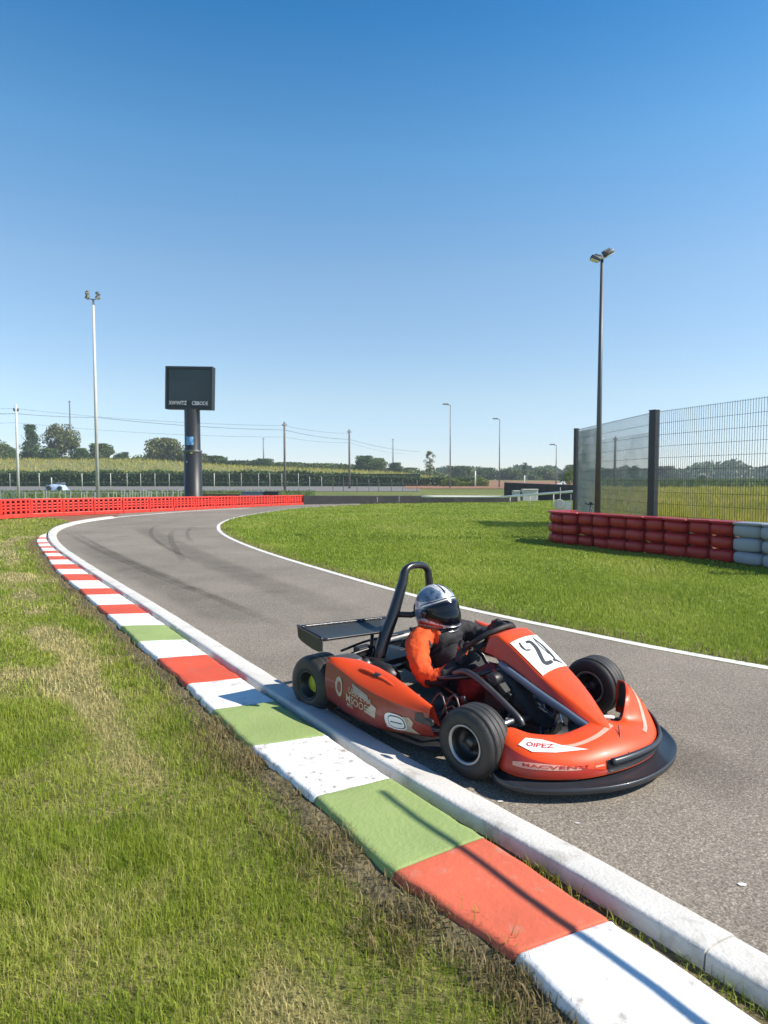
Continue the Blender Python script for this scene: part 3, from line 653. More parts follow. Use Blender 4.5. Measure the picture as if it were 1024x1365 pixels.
# ---- wheels
def make_wheel(R, wd, rimR, c, hubmat, edge):
    h = wd/2; b = MB()
    prof = [(rimR, -h+.012), (rimR+.006, -h+.004), (rimR+.02, -h), (R-.03, -h+.001), (R-.014, -h+.006), (R-.005, -h+.018), (R-.001, -h+.032)]
    gs = [-.27, -.09, .09, .27]
    for g in gs:
        q = g*wd; prof += [(R, q-.005), (R, q-.0026), (R-.0042, q-.0018), (R-.0042, q+.0018), (R, q+.0026), (R, q+.005)]
    prof += [(R-.001, h-.032), (R-.005, h-.018), (R-.014, h-.006), (R-.03, h-.001), (rimR+.02, h), (rimR+.006, h-.004), (rimR, h-.012)]
    r = MB(); q = h-.014
    r.lathe([(rimR+.001, -q+.001), (rimR-.003, -q), (rimR-.008, -q+.004), (rimR-.012, -q+.03), (rimR-.022, -q+.05), (.030, -q+.055), (.026, -q+.04), (.018, -q+.035), (.001, -q+.034)], c)
    r.lathe([(rimR-.008, q-.004), (rimR-.012, q-.03), (.03, q-.05), (.001, q-.045)], c)
    for k in range(6):
        a = k*math.pi/3+.3; r.lathe([(.0, -q+.042), (.006, -q+.042), (.006, -q+.06)], (c[0]+.042*math.cos(a), c[1], c[2]+.042*math.sin(a)), seg=8)
    wo = r.build('wheel', M['rim_dark'], kart)
    b.lathe(prof, c, seg=56); t = b.build('tyre', M['tyre'], wo)
    e = MB(); e.lathe([(rimR-.009, -h+.0135), (rimR-.004, -h+.006), (rimR+.002, -h+.006), (rimR+.003, -h+.0115), (rimR-.002, -h+.013)], c, seg=48); 
    e.build('rim_edge', M[edge], wo)
    hb = MB(); hb.lathe([(.001, -q+.026), (.020, -q+.026), (.024, -q+.030), (.040, -q+.031), (.046, -q+.037), (.047, -q+.05)] if hubmat == 'hub_yellow' else [(.001, -q+.02), (.017, -q+.021), (.021, -q+.036)], c, seg=24)
    hb.build('hub', M[hubmat], wo)
    return wo
make_wheel(.142, .150, .078, (1.04, -.53, .142), 'metal_grey', 'rim_silver')
make_wheel(.142, .150, .078, (1.04, .47, .142), 'metal_grey', 'rim_silver')
make_wheel(.146, .170, .072, (.035, -.525, .146), 'hub_yellow', 'rim_dark')
make_wheel(.146, .170, .072, (.035, .525, .146), 'hub_yellow', 'rim_dark')
# ---- floor, frame
b = MB(); b.loft([[V3(x, -w_, .045), V3(x, w_, .045)] for x, w_ in ((.19, .55), (.5, .58), (.86, .56), (.88, .30), (1.0, .27), (1.25, .16))]); b.build('floor_tray', M['black_plastic'], kart, solid=.006)  # widened under the pods to block sun gaps on the ground beneath
b = MB()
for s in (-1, 1):
    b.tube(catmull([(-.02, s*.30, .075), (.3, s*.33, .065), (.7, s*.34, .065), (1.0, s*.28, .07), (1.25, s*.16, .07)], 5), .015)
    b.tube([(.25, s*.33, .065), (.27, s*.50, .10), (.8, s*.50, .10), (.86, s*.33, .065)], .011)
    b.tube([(1.0, s*.27, .075), (1.04, s*.40, .14)], .014)
b.tube([(-.02, -.30, .075), (-.02, .30, .075)], .015); b.tube([(.62, -.34, .066), (.62, .34, .066)], .014); b.tube([(1.25, -.16, .07), (1.25, .16, .07)], .014)
b.tube(catmull([(-.13, -.50, .12), (-.19, -.35, .13), (-.19, .35, .13), (-.13, .50, .12)], 5), .014); b.tube([(-.19, -.28, .13), (-.02, -.28, .08)], .012); b.tube([(-.19, .28, .13), (-.02, .28, .08)], .012)
b.build('frame', M['frame'], kart)
b = MB(); b.tube([(.035, -.46, .146), (.035, .46, .146)], .0175, 14); b.build('rear_axle', M['metal_grey'], kart)
# ---- side pods
PX = [.185, .24, .34, .46, .58, .70, .80, .885]
def pod_pt(x, which, s=-1):
    if which == 'crease': y, z = interp(x, PX, [.600, .606, .622, .640, .650, .652, .645, .632]), interp(x, PX, [.303, .302, .285, .264, .25, .243, .24, .24])
    elif which == 'bot': y, z = interp(x, PX, [.596, .603, .622, .634, .637, .622, .605, .588]), interp(x, PX, [.108, .106, .097, .091, .091, .10, .112, .122])
    elif which == 'in': y, z = interp(x, PX, [.575, .535, .505, .515, .538, .565, .588, .604]), interp(x, PX, [.312, .318, .322, .320, .312, .295, .277, .257])
    elif which == 'inb': y, z = interp(x, PX, [.50, .47, .45, .46, .48, .50, .53, .56]), interp(x, PX, [.24, .2, .18, .17, .16, .16, .16, .16])
    return V3(x, s*y, z)
def pod_face(u, t, off=0.002):
    """point on the outer face: u along, t from bottom to crease"""
    x = .185+.70*u; lo, hi = pod_pt(x, 'bot'), pod_pt(x, 'crease'); p = lo.lerp(hi, t); p.y -= .014*math.sin(math.pi*min(max(t, 0), 1))+off; return p
def make_pod(s):
    xs = [.185+(.70 if s < 0 else .45)*i/28 for i in range(29)]
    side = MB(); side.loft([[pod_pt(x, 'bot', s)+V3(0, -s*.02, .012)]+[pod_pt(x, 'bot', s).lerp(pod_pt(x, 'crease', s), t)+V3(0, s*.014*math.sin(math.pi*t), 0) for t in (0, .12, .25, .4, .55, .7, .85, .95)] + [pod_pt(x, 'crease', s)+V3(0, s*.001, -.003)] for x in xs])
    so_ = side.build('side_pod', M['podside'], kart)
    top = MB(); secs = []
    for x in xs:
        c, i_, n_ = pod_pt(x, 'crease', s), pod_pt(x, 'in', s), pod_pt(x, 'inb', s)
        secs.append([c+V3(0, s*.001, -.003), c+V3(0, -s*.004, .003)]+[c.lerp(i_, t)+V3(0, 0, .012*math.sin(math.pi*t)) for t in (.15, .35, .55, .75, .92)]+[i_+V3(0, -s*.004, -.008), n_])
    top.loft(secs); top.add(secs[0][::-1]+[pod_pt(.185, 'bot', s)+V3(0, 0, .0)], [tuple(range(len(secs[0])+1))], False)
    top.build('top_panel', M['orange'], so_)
    return so_
pod = make_pod(-1); make_pod(1)
def on_surface(name, vs, fs, fn, m, parent):
    bm_ = MB(); bm_.add([fn(*v[:2]) for v in vs], fs, False); return bm_.build(name, m, parent, fix=False)
def pod_text(name, s, cu, ct, size, m, rot=0.0, sx=1.0, slant=.0, bold=.002):
    vs, fs = text_mesh(s, 1.0, bold)
    def fn(x, y):
        x = (x*sx+y*slant)*size; y *= size
        X = x*math.cos(rot)-y*math.sin(rot); Y = x*math.sin(rot)+y*math.cos(rot)
        return pod_face(cu+X/.70, ct+Y/.17, .0035)
    return on_surface(name, vs, fs, fn, m, pod)
def pod_shape(name, pts, m, off=.0025):
    n = len(pts); cx = sum(p[0] for p in pts)/n; cy = sum(p[1] for p in pts)/n
    rings = [[(cx+(p[0]-cx)*k/4, cy+(p[1]-cy)*k/4) for p in pts] for k in range(1, 5)]
    vs = [(cx, cy)]+[p for r in rings for p in r]
    fs = [(0, 1+i, 1+(i+1) % n) for i in range(n)]+[(1+r*n+i, 1+(r+1)*n+i, 1+(r+1)*n+(i+1) % n, 1+r*n+(i+1) % n) for r in range(3) for i in range(n)]
    return on_surface(name, vs, fs, lambda x, y: pod_face(x, y, off), m, pod)
pod_shape('faded_emblem', ellipse2(.185, .60, .045, .24, 20), M['cream_sticker'])
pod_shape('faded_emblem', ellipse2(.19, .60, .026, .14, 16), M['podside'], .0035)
pod_shape('dark_patch', [(.33, .90), (.50, .84), (.53, .66), (.36, .72)], M['grey_sticker'])
pod_text('lettering', 'UERFETIA', .425, .70, .040, M['cream_sticker'], 0, 1.0, .12)
pod_text('lettering', 'MSOOELA', .43, .47, .048, M['cream_sticker'], 0, 1.0, .1, .004)
pod_text('lettering', 'MN', .315, .30, .030, M['cream_sticker'], 0, 1.0, .1)
pod_shape('faded_patch', [(.47, .36), (.57, .30), (.59, .62), (.55, .68)], M['cream_sticker'])
pod_shape('white_patch', [(.66, .13), (.66, .36), (.77, .60), (.86, .66), (.885, .50), (.86, .30), (.90, .06)], M['cream_sticker'])
pod_shape('oval_badge', ellipse2(.745, .385, .085, .27, 28, .75), M['white_sticker'], .004)
pod_shape('oval_badge_rim', ellipse2(.755, .385, .066, .215, 28, .7), M['black_ink'], .0052)
pod_shape('oval_badge_field', ellipse2(.755, .385, .060, .185, 28, .7), M['white_sticker'], .0064)
pod_text('badge_lettering', 'FASS', .757, .49, .027, M['black_ink'], 0, 1.2, .1, .02)
pod_text('badge_lettering', 'B.RIC', .755, .27, .027, M['black_ink'], 0, 1.15, .1, .02)
pod_shape('badge_bar', [(.71, .40), (.80, .40), (.80, .36), (.71, .36)], M['black_ink'], .0072)
pod_shape('dark_patch', [(.895, .62), (.905, .88), (.955, .93), (.975, .66), (.955, .52)], M['black_ink'])
b = MB(); b.puff((.905, -.655, .213), (.05, .018, .03), .6); b.build('latch', M['black_plastic'], pod)
b = MB(); b.puff((.512, -.575, .301), (.066, .03, .018), .7, Matrix.Rotation(-.12, 3, 'Z')); b.build('fuel_cap', M['black_plastic'], pod)
b = MB(); b.tube(catmull([(.40, -.578, .306), (.46, -.578, .309), (.58, -.585, .296), (.66, -.60, .284)], 4), [.003]+[.009]*10+[.006, .003], 8, flat=.6); b.build('top_rib', M['orange'], pod)
# ---- nose
NL = [(1.12, -.515, .085), (1.20, -.545, .07), (1.30, -.515, .066), (1.42, -.395, .066), (1.49, -.25, .066), (1.525, -.10, .066), (1.525, .05, .066), (1.48, .19, .066), (1.39, .30, .068), (1.29, .345, .072), (1.22, .33, .085)]
NT = [(1.145, -.49, .205), (1.17, -.46, .212), (1.235, -.42, .195), (1.30, -.32, .182), (1.335, -.22, .192), (1.345, -.10, .195), (1.365, -.02, .175), (1.385, .045, .172), (1.365, .125, .255), (1.305, .235, .272), (1.235, .315, .245)]
nl, nt = catmull(NL, 6), catmull(NT, 6)
def nose_pt(i, t, off=0.0):
    i = min(max(i, 0), len(nl)-1.001); k = int(i); f = i-k
    Lp, Tp = nl[k].lerp(nl[k+1], f), nt[k].lerp(nt[k+1], f)
    out = (Lp-Tp); out.z = 0; out.normalize()
    Mp = Lp+out*.012; Mp.z = .085+.62*(Tp.z-.07); 
    p = Lp*(1-t)**2+Mp*2*t*(1-t)+Tp*t*t
    return p+(out*.8+V3(0, 0, .6))*off
b = MB(); secs = []
for i in range(len(nl)):
    back = nt[i]-nl[i]; back.z = 0; back = back.normalized()
    secs.append([nose_pt(i, t/10) for t in range(11)]+[nt[i]+back*.006+V3(0, 0, -.004), nt[i]+back*.008+V3(0, 0, -.02), nt[i]+back*.004+V3(0, 0, -.09)])
b.loft(secs, cap=False)
for sgn, q in ((1, secs[0]), (-1, secs[-1])): b.add(q if sgn < 0 else q[::-1], [tuple(range(len(q)))], False)
nose = b.build('nose_cone', M['orange'], kart)
def nose_patch(name, pts, m, off, nn=3):
    n = len(pts); cx = sum(p[0] for p in pts)/n; cy = sum(p[1] for p in pts)/n
    rings = [[(cx+(p[0]-cx)*k/nn, cy+(p[1]-cy)*k/nn) for p in pts] for k in range(1, nn+1)]
    vs = [(cx, cy)]+[p for r in rings for p in r]
    fs = [(0, 1+i, 1+(i+1) % n) for i in range(n)]+[(1+r*n+i, 1+(r+1)*n+i, 1+(r+1)*n+(i+1) % n, 1+r*n+(i+1) % n) for r in range(nn-1) for i in range(n)]
    return on_surface(name, vs, fs, lambda x, y: nose_pt(x, y, off), m, nose)
def nose_strip(name, i0, i1, f0, f1, m, off):
    b = MB(); n = 40; rows = []
    for k in range(n+1):
        i = i0+(i1-i0)*k/n; a, c = f0(k/n), f1(k/n); rows.append([nose_pt(i, a+(c-a)*j/3, off) for j in range(4)])
    b.loft(rows); return b.build(name, m, nose, fix=False)
nose_strip('pale_stripe', 15, 31, lambda t: .70+.22*t*t*.6, lambda t: .76+.22*t*t*.6, M['pink_stripe'], .0022)
nose_strip('pale_stripe', 37, 54, lambda t: .52+.30*t, lambda t: .60+.28*t, M['pink_stripe'], .0022)
nose_strip('faded_band', 8, 22.5, lambda t: .20, lambda t: .20+.14*math.sin(math.pi*min(1, t*1.2+.1))**.5 if t < .9 else .24, M['pink_stripe'], .0022)
nose_strip('shaded_lower_face', 2, 25, lambda t: .02, lambda t: .62*(1-t)**.8+.02, M['redbody'], .0012)  # shade of the near nose side painted as a darker red
nose_patch('white_sticker_patch', [(9, .66), (10.5, .86), (14, .88), (17, .76), (21, .60), (15.5, .60), (12, .58)], M['white_sticker'], .003)
def nose_text(name, s, ci, ct, si, st, m, slant=0):
    vs, fs = text_mesh(s, 1.0, .02)
    return on_surface(name, vs, fs, lambda x, y: nose_pt(ci+(x+y*slant)*si, ct+y*st, .0042), m, nose)
nose_text('sticker_lettering', 'OIPEZ', 13.2, .735, 1.75, .13, M['helm_red'], .2)
nose_text('band_lettering', 'MACVENZI', 15, .262, 2.0, .10, M['redbody'])
nose_patch('white_sticker_patch', [(48.5, .50), (51, .42), (54, .40), (55.5, .62), (54, .84), (51.5, .80)], M['white_sticker'], .0034)
nose_text('sticker_lettering', 'RE', 52.6, .62, 2.2, .3, M['helm_red'])
b = MB(); rows = []
for i in range(36, len(nt)):
    back = nt[i]-nl[i]; back.z = 0; back = back.normalized(); q = nt[i]+back*.010; rows.append([q+V3(0, 0, -.008), q+V3(0, 0, -.05), q+V3(0, 0, -.12)])
b.loft(rows); b.build('inner_lining', M['black_ink'], nose, fix=False)
# grille slot and lip
nose_strip('air_slot', 23, 50, lambda t: .02, lambda t: .30-.05*t, M['black_ink'], .004)
b = MB(); rows = []
for k in range(41):
    i = 23.5+26*k/40; rows.append([nose_pt(i, .30-.04*k/40, .012), nose_pt(i, .25-.04*k/40, .019), nose_pt(i, .19-.04*k/40, .019), nose_pt(i, .155-.04*k/40, .012)])
b.loft(rows); b.build('slot_bar', M['splitter'], nose, fix=False, solid=.006)
# ---- splitter under the nose
SP = [(1.10, -.50), (1.20, -.585), (1.31, -.565), (1.45, -.43), (1.545, -.27), (1.585, -.10), (1.58, .07), (1.53, .22), (1.43, .34), (1.31, .40), (1.22, .38)]
spo = catmull([V3(x, y, 0) for x, y in SP], 6); b = MB(); secs = []
for i, p in enumerate(spo):
    c = V3(1.22, -.10, 0); d = (p-c).normalized(); q = nl[i].copy(); q.z = 0
    up = .016+.010*(1 if i < 12 else 0)+ .03*max(0, (i-46)/14)
    p = p+d*.012; secs.append([q-d*.05+V3(0, 0, .060), q+V3(0, 0, .055), p-d*.022+V3(0, 0, .048), p-d*.006+V3(0, 0, .051+up*.35), p+V3(0, 0, .046+up*.8), p+d*.004+V3(0, 0, .044+up*.8), p+d*.002+V3(0, 0, .036), p-d*.015+V3(0, 0, .032), q-d*.05+V3(0, 0, .034)])
b.loft(secs, closed=True, cap=True); b.build('front_splitter', M['splitter'], kart)
# ---- front fairing with the number panel
FX = [.80, .84, .865, .93, 1.02, 1.10, 1.18, 1.26, 1.34, 1.40, 1.455]
fz = [.445, .462, .468, .438, .380, .327, .287, .25, .209, .178, .150]
fh = [.105, .112, .115, .114, .112, .108, .094, .072, .046, .027, .010]
fy = [-.005, -.008, -.01, -.012, -.014, -.018, -.035, -.06, -.09, -.115, -.140]
fb = [.375, .375, .372, .352, .315, .281, .253, .226, .196, .172, .146]
def fair_top(x, v, off=0.0):
    z, h, y = (interp(x, FX, q) for q in (fz, fh, fy)); return V3(x+off*.45, y+v*h, z+.010*(1-v*v)+off*.9)
b = MB(); secs = []
for i in range(45):
    x = .80+.655*i/44; z, h, y, zb = (interp(x, FX, q) for q in (fz, fh, fy, fb)); e = min(.18, .02/h)
    secs.append([V3(x-.01, y-h-.018*min(1, h/.06), zb), V3(x, y-h-.004, z-.008)]+[fair_top(x, v) for v in (-1+e*.3, -1+e, -.6, -.3, 0, .3, .6, 1-e, 1-e*.3)]+[V3(x, y+h+.004, z-.008), V3(x-.01, y+h+.018*min(1, h/.06), zb)])
b.loft(secs); b.add([p+V3(-.002, 0, 0) for p in secs[0]], [tuple(range(len(secs[0])))], False)
fair = b.build('front_fairing', M['orange'], kart)
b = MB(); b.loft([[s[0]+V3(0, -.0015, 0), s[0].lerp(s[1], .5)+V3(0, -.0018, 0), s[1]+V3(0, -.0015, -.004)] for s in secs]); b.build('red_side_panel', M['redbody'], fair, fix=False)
def fair_patch(name, x0, x1, v0, v1, m, off, skew=0):
    b = MB(); b.loft([[fair_top(x0+(x1-x0)*i/12+skew*(v0+(v1-v0)*j/8), v0+(v1-v0)*j/8, off) for j in range(9)] for i in range(13)]); return b.build(name, m, fair, fix=False)
fair_patch('number_plate', .925, 1.098, -.965, .965, M['white_sticker'], .002)
def stroke(name, pts, wd):
    """number strokes drawn on the plate: (u across, v down) in plate units"""
    l = catmull([V3(p[0], p[1], 0) for p in pts], 6); wds = np.interp(np.linspace(0, 1, len(l)), np.linspace(0, 1, len(wd)), wd)
    b = MB(); vs = []
    for i, p in enumerate(l):
        t = l[min(i+1, len(l)-1)]-l[max(i-1, 0)]; t.normalize(); n = V3(-t.y, t.x, 0)
        for q in (p-n*wds[i], p, p+n*wds[i]): vs.append(fair_top(.925+.173*q.y, -1+2*q.x, .0038))
    b.add(vs, [(i*3+k, i*3+k+1, i*3+k+4, i*3+k+3) for i in range(len(l)-1) for k in (0, 1)], False); return b.build(name, M['black_ink'], fair, fix=False)
stroke('numeral', [(.40, .16), (.54, .20), (.53, .40), (.40, .66), (.37, .80), (.55, .82), (.62, .80)], [.030, .055, .06, .055, .055, .045, .03])
stroke('numeral', [(.74, .08), (.80, .35), (.79, .66), (.76, .80)], [.012, .035, .04, .02])
stroke('numeral', [(.74, .08), (.70, .35), (.74, .62)], [.008, .014, .012])
stroke('numeral', [(.68, .79), (.80, .83), (.90, .93)], [.03, .035, .012])
stroke('numeral', [(.23, .10), (.19, .22), (.20, .33)], [.02, .035, .02]); stroke('numeral', [(.20, .33), (.28, .36), (.34, .37)], [.02, .022, .01])
b = MB()
for i in range(len(secs)-1): pass
strip = [s[0]+V3(0, -.012, -.012) for s in secs if s[0].x > .89]
b.loft([[p+V3(0, -.004, .016), p+V3(0, -.012, .004), p+V3(0, -.010, -.018), p+V3(0, .010, -.022), p+V3(0, .014, .008)] for p in strip], closed=True, cap=True); b.build('side_trim', M['blue_grey'], fair)
b = MB(); tp = fair_top(1.455, 0)
b.tube([V3(1.40, -.155, .176), V3(1.475, -.152, .140)], [.003, .005], 6); b.tube([V3(1.43, -.085, .19), V3(1.475, -.150, .142)], [.002, .004], 6); b.tube([V3(1.475, -.151, .142), V3(1.52, -.15, .108)], .0028, 6); b.build('nose_seam', M['black_ink'], fair)
b = MB(); b.tube(catmull([(1.338, -.10, .203), (1.352, -.05, .196), (1.368, -.0, .184)], 4), .007, 8); b.build('white_clip', M['white_sticker'], nose)
# ---- steering and front end
b = MB(); b.tube([(.70, 0, .39), (1.05, -.02, .09)], .011); b.build('steering_column', M['metal_grey'], kart)
SWC = V3(.715, 0.0, .405); SWU = V3(.80, 0, .60).normalized(); SWN = V3(-.60, 0, .80).normalized()
def sw(a, r=.128): return SWC+V3(0, 1, 0)*math.cos(a)*r+SWU*math.sin(a)*r
b = MB(); b.tube([sw(2*math.pi*k/40) for k in range(40)], .0125, 10, closed=True)
for a in (math.pi*.5+2.1, math.pi*.5-2.1, math.pi*.5): b.tube([SWC, sw(a)], [.012, .008], 8)
b.puff(SWC, (.07, .07, .03), .6, SWU.to_track_quat('X', 'Y').to_matrix()); b.build('steering_wheel', M['black_rubber'], kart)
b = MB(); b.tube([(1.04, -.43, .155), (1.05, -.30, .158), (1.06, -.06, .128)], [.012, .014, .012], 12); b.build('tie_rod', M['chrome'], kart)
b = MB(); b.tube([(1.04, .40, .155), (1.05, .28, .150), (1.06, .02, .125)], .012, 12); b.build('tie_rod', M['metal_grey'], kart)
b = MB(); b.tube(catmull([(.70, -.245, .275), (.76, -.25, .30), (.81, -.252, .296), (.90, -.256, .262), (1.06, -.262, .175), (1.09, -.263, .14)], 5), .0155, 12); b.build('side_tube', M['metal_grey'], kart)
b = MB(); b.tube(catmull([(.62, -.27, .24), (.70, -.27, .262), (.80, -.22, .285), (.90, -.16, .33)], 5), .012, 10); b.build('support_tube', M['frame'], kart)
b = MB(); b.tube([(.93, .18, .10), (.93, .19, .33)], .012); b.tube([(.93, -.10, .07), (.93, -.11, .36)], .012); b.tube([(.93, -.11, .35), (.93, .19, .33)], .011); b.build('fairing_support', M['frame'], kart)
for s in (-1, 1):
    b = MB(); b.tube([(1.12, s*.10, .06), (1.16, s*.10, .20)], .007, 8); b.box((1.165, s*.10, .20), (.012, .06, .05)); b.build('pedal', M['metal_grey'], kart, bevel=.003)
b = MB(); b.box((.92, -.19, .19), (.10, .05, .15), Matrix.Rotation(.4, 3, 'Y')); b.box((.95, -.20, .25), (.05, .07, .05), Matrix.Rotation(.7, 3, 'Y')); b.lathe([(.001, -.028), (.030, -.028), (.034, -.02), (.034, .02), (.02, .03)], (.90, -.205, .285), 'y', 24); b.lathe([(.001, -.036), (.014, -.036), (.016, -.028)], (.90, -.205, .285), 'y', 16); b.box((.86, -.20, .22), (.02, .02, .16)); b.box((.89, -.22, .15), (.12, .02, .02))
b.build('brake_unit', M['black_plastic'], kart, bevel=.004)
b = MB()
for k in range(5): b.tube(catmull([(.95+.02*k, -.10+.03*k, .12), (1.02, -.16+.03*k, .17+.01*k), (1.08, -.12+.05*k, .13), (1.14, -.2+.06*k, .10)], 5), .004, 6)
b.build('cable_loom', mat('blue_cable', (.05, .13, .28), .4), kart)
b = MB(); b.box((1.08, -.08, .085), (.10, .16, .05)); b.box((1.0, .13, .16), (.06, .05, .16)); b.box((.98, -.08, .17), (.05, .04, .2)); b.build('front_bracket', M['black_plastic'], kart, bevel=.006)
# ---- seat
b = MB(); us_ = np.linspace(0, 1, 16); vs_ = np.linspace(-1, 1, 17); secs2 = []
for u in us_:
    cx = interp(u, [0, .3, .55, .75, 1], [.285, .37, .46, .58, .74]); cz = interp(u, [0, .3, .55, .75, 1], [.40, .25, .115, .065, .085])
    hw = interp(u, [0, .25, .6, 1], [.13, .185, .205, .20]); hs = interp(u, [0, .2, .5, .75, 1], [.02, .07, .16, .13, .05]); ln = interp(u, [0, .4, .7, 1], [1, .85, .25, 0])
    secs2.append([V3(cx+hs*ln*abs(v)**3, v*hw*(1-.0*abs(v)), cz+hs*(1-ln*.6)*abs(v)**3) for v in vs_])
b.loft(secs2); st = b.build('seat', M['black_plastic'], kart, solid=.008)
b = MB(); b.tube([s_[0] for s_ in secs2], .0075, 8); b.tube([s_[-1] for s_ in secs2], .0075, 8); b.build('seat_edge', M['metal_grey'], st)
# ---- roll hoop
b = MB(); hp = catmull([(.185, -.275, .10), (.195, -.245, .286), (.20, -.155, .464), (.20, -.082, .63), (.20, -.062, .69), (.20, -.015, .716), (.20, .07, .712), (.20, .118, .685), (.20, .132, .63), (.20, .16, .46), (.20, .24, .28), (.19, .27, .10)], 6)
b.tube(hp, np.interp(np.linspace(0, 1, len(hp)), [0, .13, .3, .42, .6, .7, 1], [.036, .034, .026, .0195, .0195, .021, .032]), 16); hoop = b.build('roll_hoop', M['frame'], kart)
b = MB(); b.tube([(.205, -.15, .47), (.28, -.10, .47), (.30, -.05, .48)], .016, 10); b.puff((.30, -.03, .50), (.05, .12, .08), .6); b.build('head_rest', M['black_plastic'], hoop)
b = MB(); b.tube([(.19, -.25, .28), (-.0, -.22, .10)], .014, 10); b.build('hoop_brace', M['frame'], kart); b = MB(); b.tube([(.19, .25, .28), (-.0, .22, .10)], .014, 10); b.build('hoop_brace', M['frame'], kart)
# ---- rear wing
WN = [V3(-.037, -.60, .427), V3(.148, -.597, .396), V3(.176, -.185, .374), V3(.03, -.04, .400)]
b = MB(); secs3 = []
for i in range(13):
    t = i/12; a, c = WN[0].lerp(WN[3], t), WN[1].lerp(WN[2], t)
    secs3.append([a.lerp(c, s)+V3(0, 0, -.010*math.sin(math.pi*s)) for s in [k/8 for k in range(9)]])
b.loft(secs3); wing = b.build('rear_wing', M['carbon'], kart, solid=.010)
b = MB(); b.tube([s_[0]+V3(-.004, 0, .006) for s_ in secs3], .0085, 8); b.tube([s_[-1]+V3(.004, 0, .004) for s_ in secs3], .0075, 8); b.build('wing_edge', M['frame'], wing)
ep = [(-.045, .438), (.0, .432), (.08, .420), (.145, .408), (.158, .396), (.157, .345), (.13, .338), (.08, .343), (.03, .356), (-.01, .367), (-.038, .384)]
b = MB(); n = len(ep); b.add([(x, -.609, z) for x, z in ep]+[(x, -.600, z) for x, z in ep], [tuple(range(n)), tuple(range(2*n-1, n-1, -1))]+[(i, (i+1) % n, n+(i+1) % n, n+i) for i in range(n)], False); b.build('end_plate', M['carbon'], wing, bevel=.002)
b = MB(); b.tube([(x, -.604, z+.002) for x, z in ep[:5]], .008, 10); b.build('end_plate_rim', M['frame'], wing)
for i in range(22):
    b = MB(); t = (i+.6)/23; p = WN[1].lerp(WN[2], t)+V3(-.018, 0, .004+random.uniform(0, .001)); b.puff(p, (.007, .006+.005*random.random(), .004), .8, nu=8, nv=5); b.build('rivet', M['chrome'], wing)
for i in range(16):
    b = MB(); t = (i+.6)/17; p = WN[0].lerp(WN[3], t)+V3(.008, 0, .009); b.puff(p, (.006, .004+.008*random.random(), .004), .8, nu=8, nv=5); b.build('rivet', M['chrome'], wing)
b = MB(); b.tube([(.09, -.20, .385), (.06, -.20, .10)], .010, 8); b.tube([(.09, -.205, .12), (.16, -.28, .09)], .009, 8); b.build('wing_strut', M['frame'], kart)
# ---- engine and clutter behind the driver
b = MB()
for k in range(7): b.box((.14, .30, .16+.024*k), (.15, .15, .013))
b.box((.14, .30, .17), (.12, .12, .17)); b.box((.14, .30, .10), (.2, .18, .06)); b.build('engine', M['metal_grey'], kart, bevel=.004)
b = MB(); b.tube(catmull([(.22, .30, .2), (.30, .38, .18), (.2, .45, .2), (-.08, .36, .22), (-.12, .0, .21)], 6), [.02]*6+[.028]*6+[.04]*12+[.03], 14); b.build('exhaust', M['metal_grey'], kart)
b = MB(); b.puff((.225, -.50, .300), (.13, .13, .03), .5, Matrix.Rotation(-.25, 3, 'Z')); b.build('rear_cover', M['steel_dark'], kart)
b = MB(); b.box((.12, -.30, .285), (.05, .10, .05)); b.box((.17, -.20, .245), (.24, .24, .03)); b.box((.05, -.12, .20), (.16, .28, .08)); b.build('battery_box', M['black_plastic'], kart, bevel=.008)
b = MB(); b.tube(catmull([(.06, -.40, .29), (.06, -.2, .31), (.08, .05, .31)], 5), .007, 8); b.tube(catmull([(.14, -.42, .285), (.15, -.2, .30), (.16, -.02, .30)], 5), .008, 8); b.build('rear_rail', M['frame'], kart)
b = MB(); b.lathe([(.001, -.10), (.045, -.10), (.062, -.06), (.062, .05), (.03, .10), (.001, .10)], (.30, -.33, .20), 'x', 20); b.build('fuel_tank', M['black_plastic'], kart)
b = MB(); b.lathe([(.001, -.03), (.02, -.03), (.035, 0), (.02, .03), (.001, .03)], (.25, -.40, .255), 'x', 16); b.tube([(.2, -.38, .25), (.36, -.42, .24)], .012, 8); b.build('carburettor', M['metal_grey'], kart)
b = MB(); b.lathe([(.001, -.004), (.095, -.004), (.095, .004), (.001, .004)], (.035, .16, .146), 'y', 36); b.build('sprocket', M['metal_grey'], kart)
b = MB(); b.lathe([(.001, -.003), (.08, -.003), (.08, .003), (.001, .003)], (.035, -.18, .146), 'y', 36); b.build('brake_disc', M['chrome'], kart)
b = MB()
for k in range(22):
    b = MB(); p = V3(random.uniform(.3, .95), random.uniform(-.44, -.30), random.uniform(.09, .2)); b.puff(p, (random.uniform(.02, .07), random.uniform(.01, .03), random.uniform(.01, .04)), .6, Matrix.Rotation(random.uniform(-1, 1), 3, 'Y'), 10, 6); b.build('linkage', M['metal_grey'], kart)
for k in range(8): 
    x = random.uniform(.3, .8); b = MB(); b.tube(catmull([(x, -.40, .10), (x+.06, -.36, .17+random.uniform(0, .06)), (x+.13, -.38, .10)], 4), .005, 6); b.build('linkage', M['metal_grey'], kart)

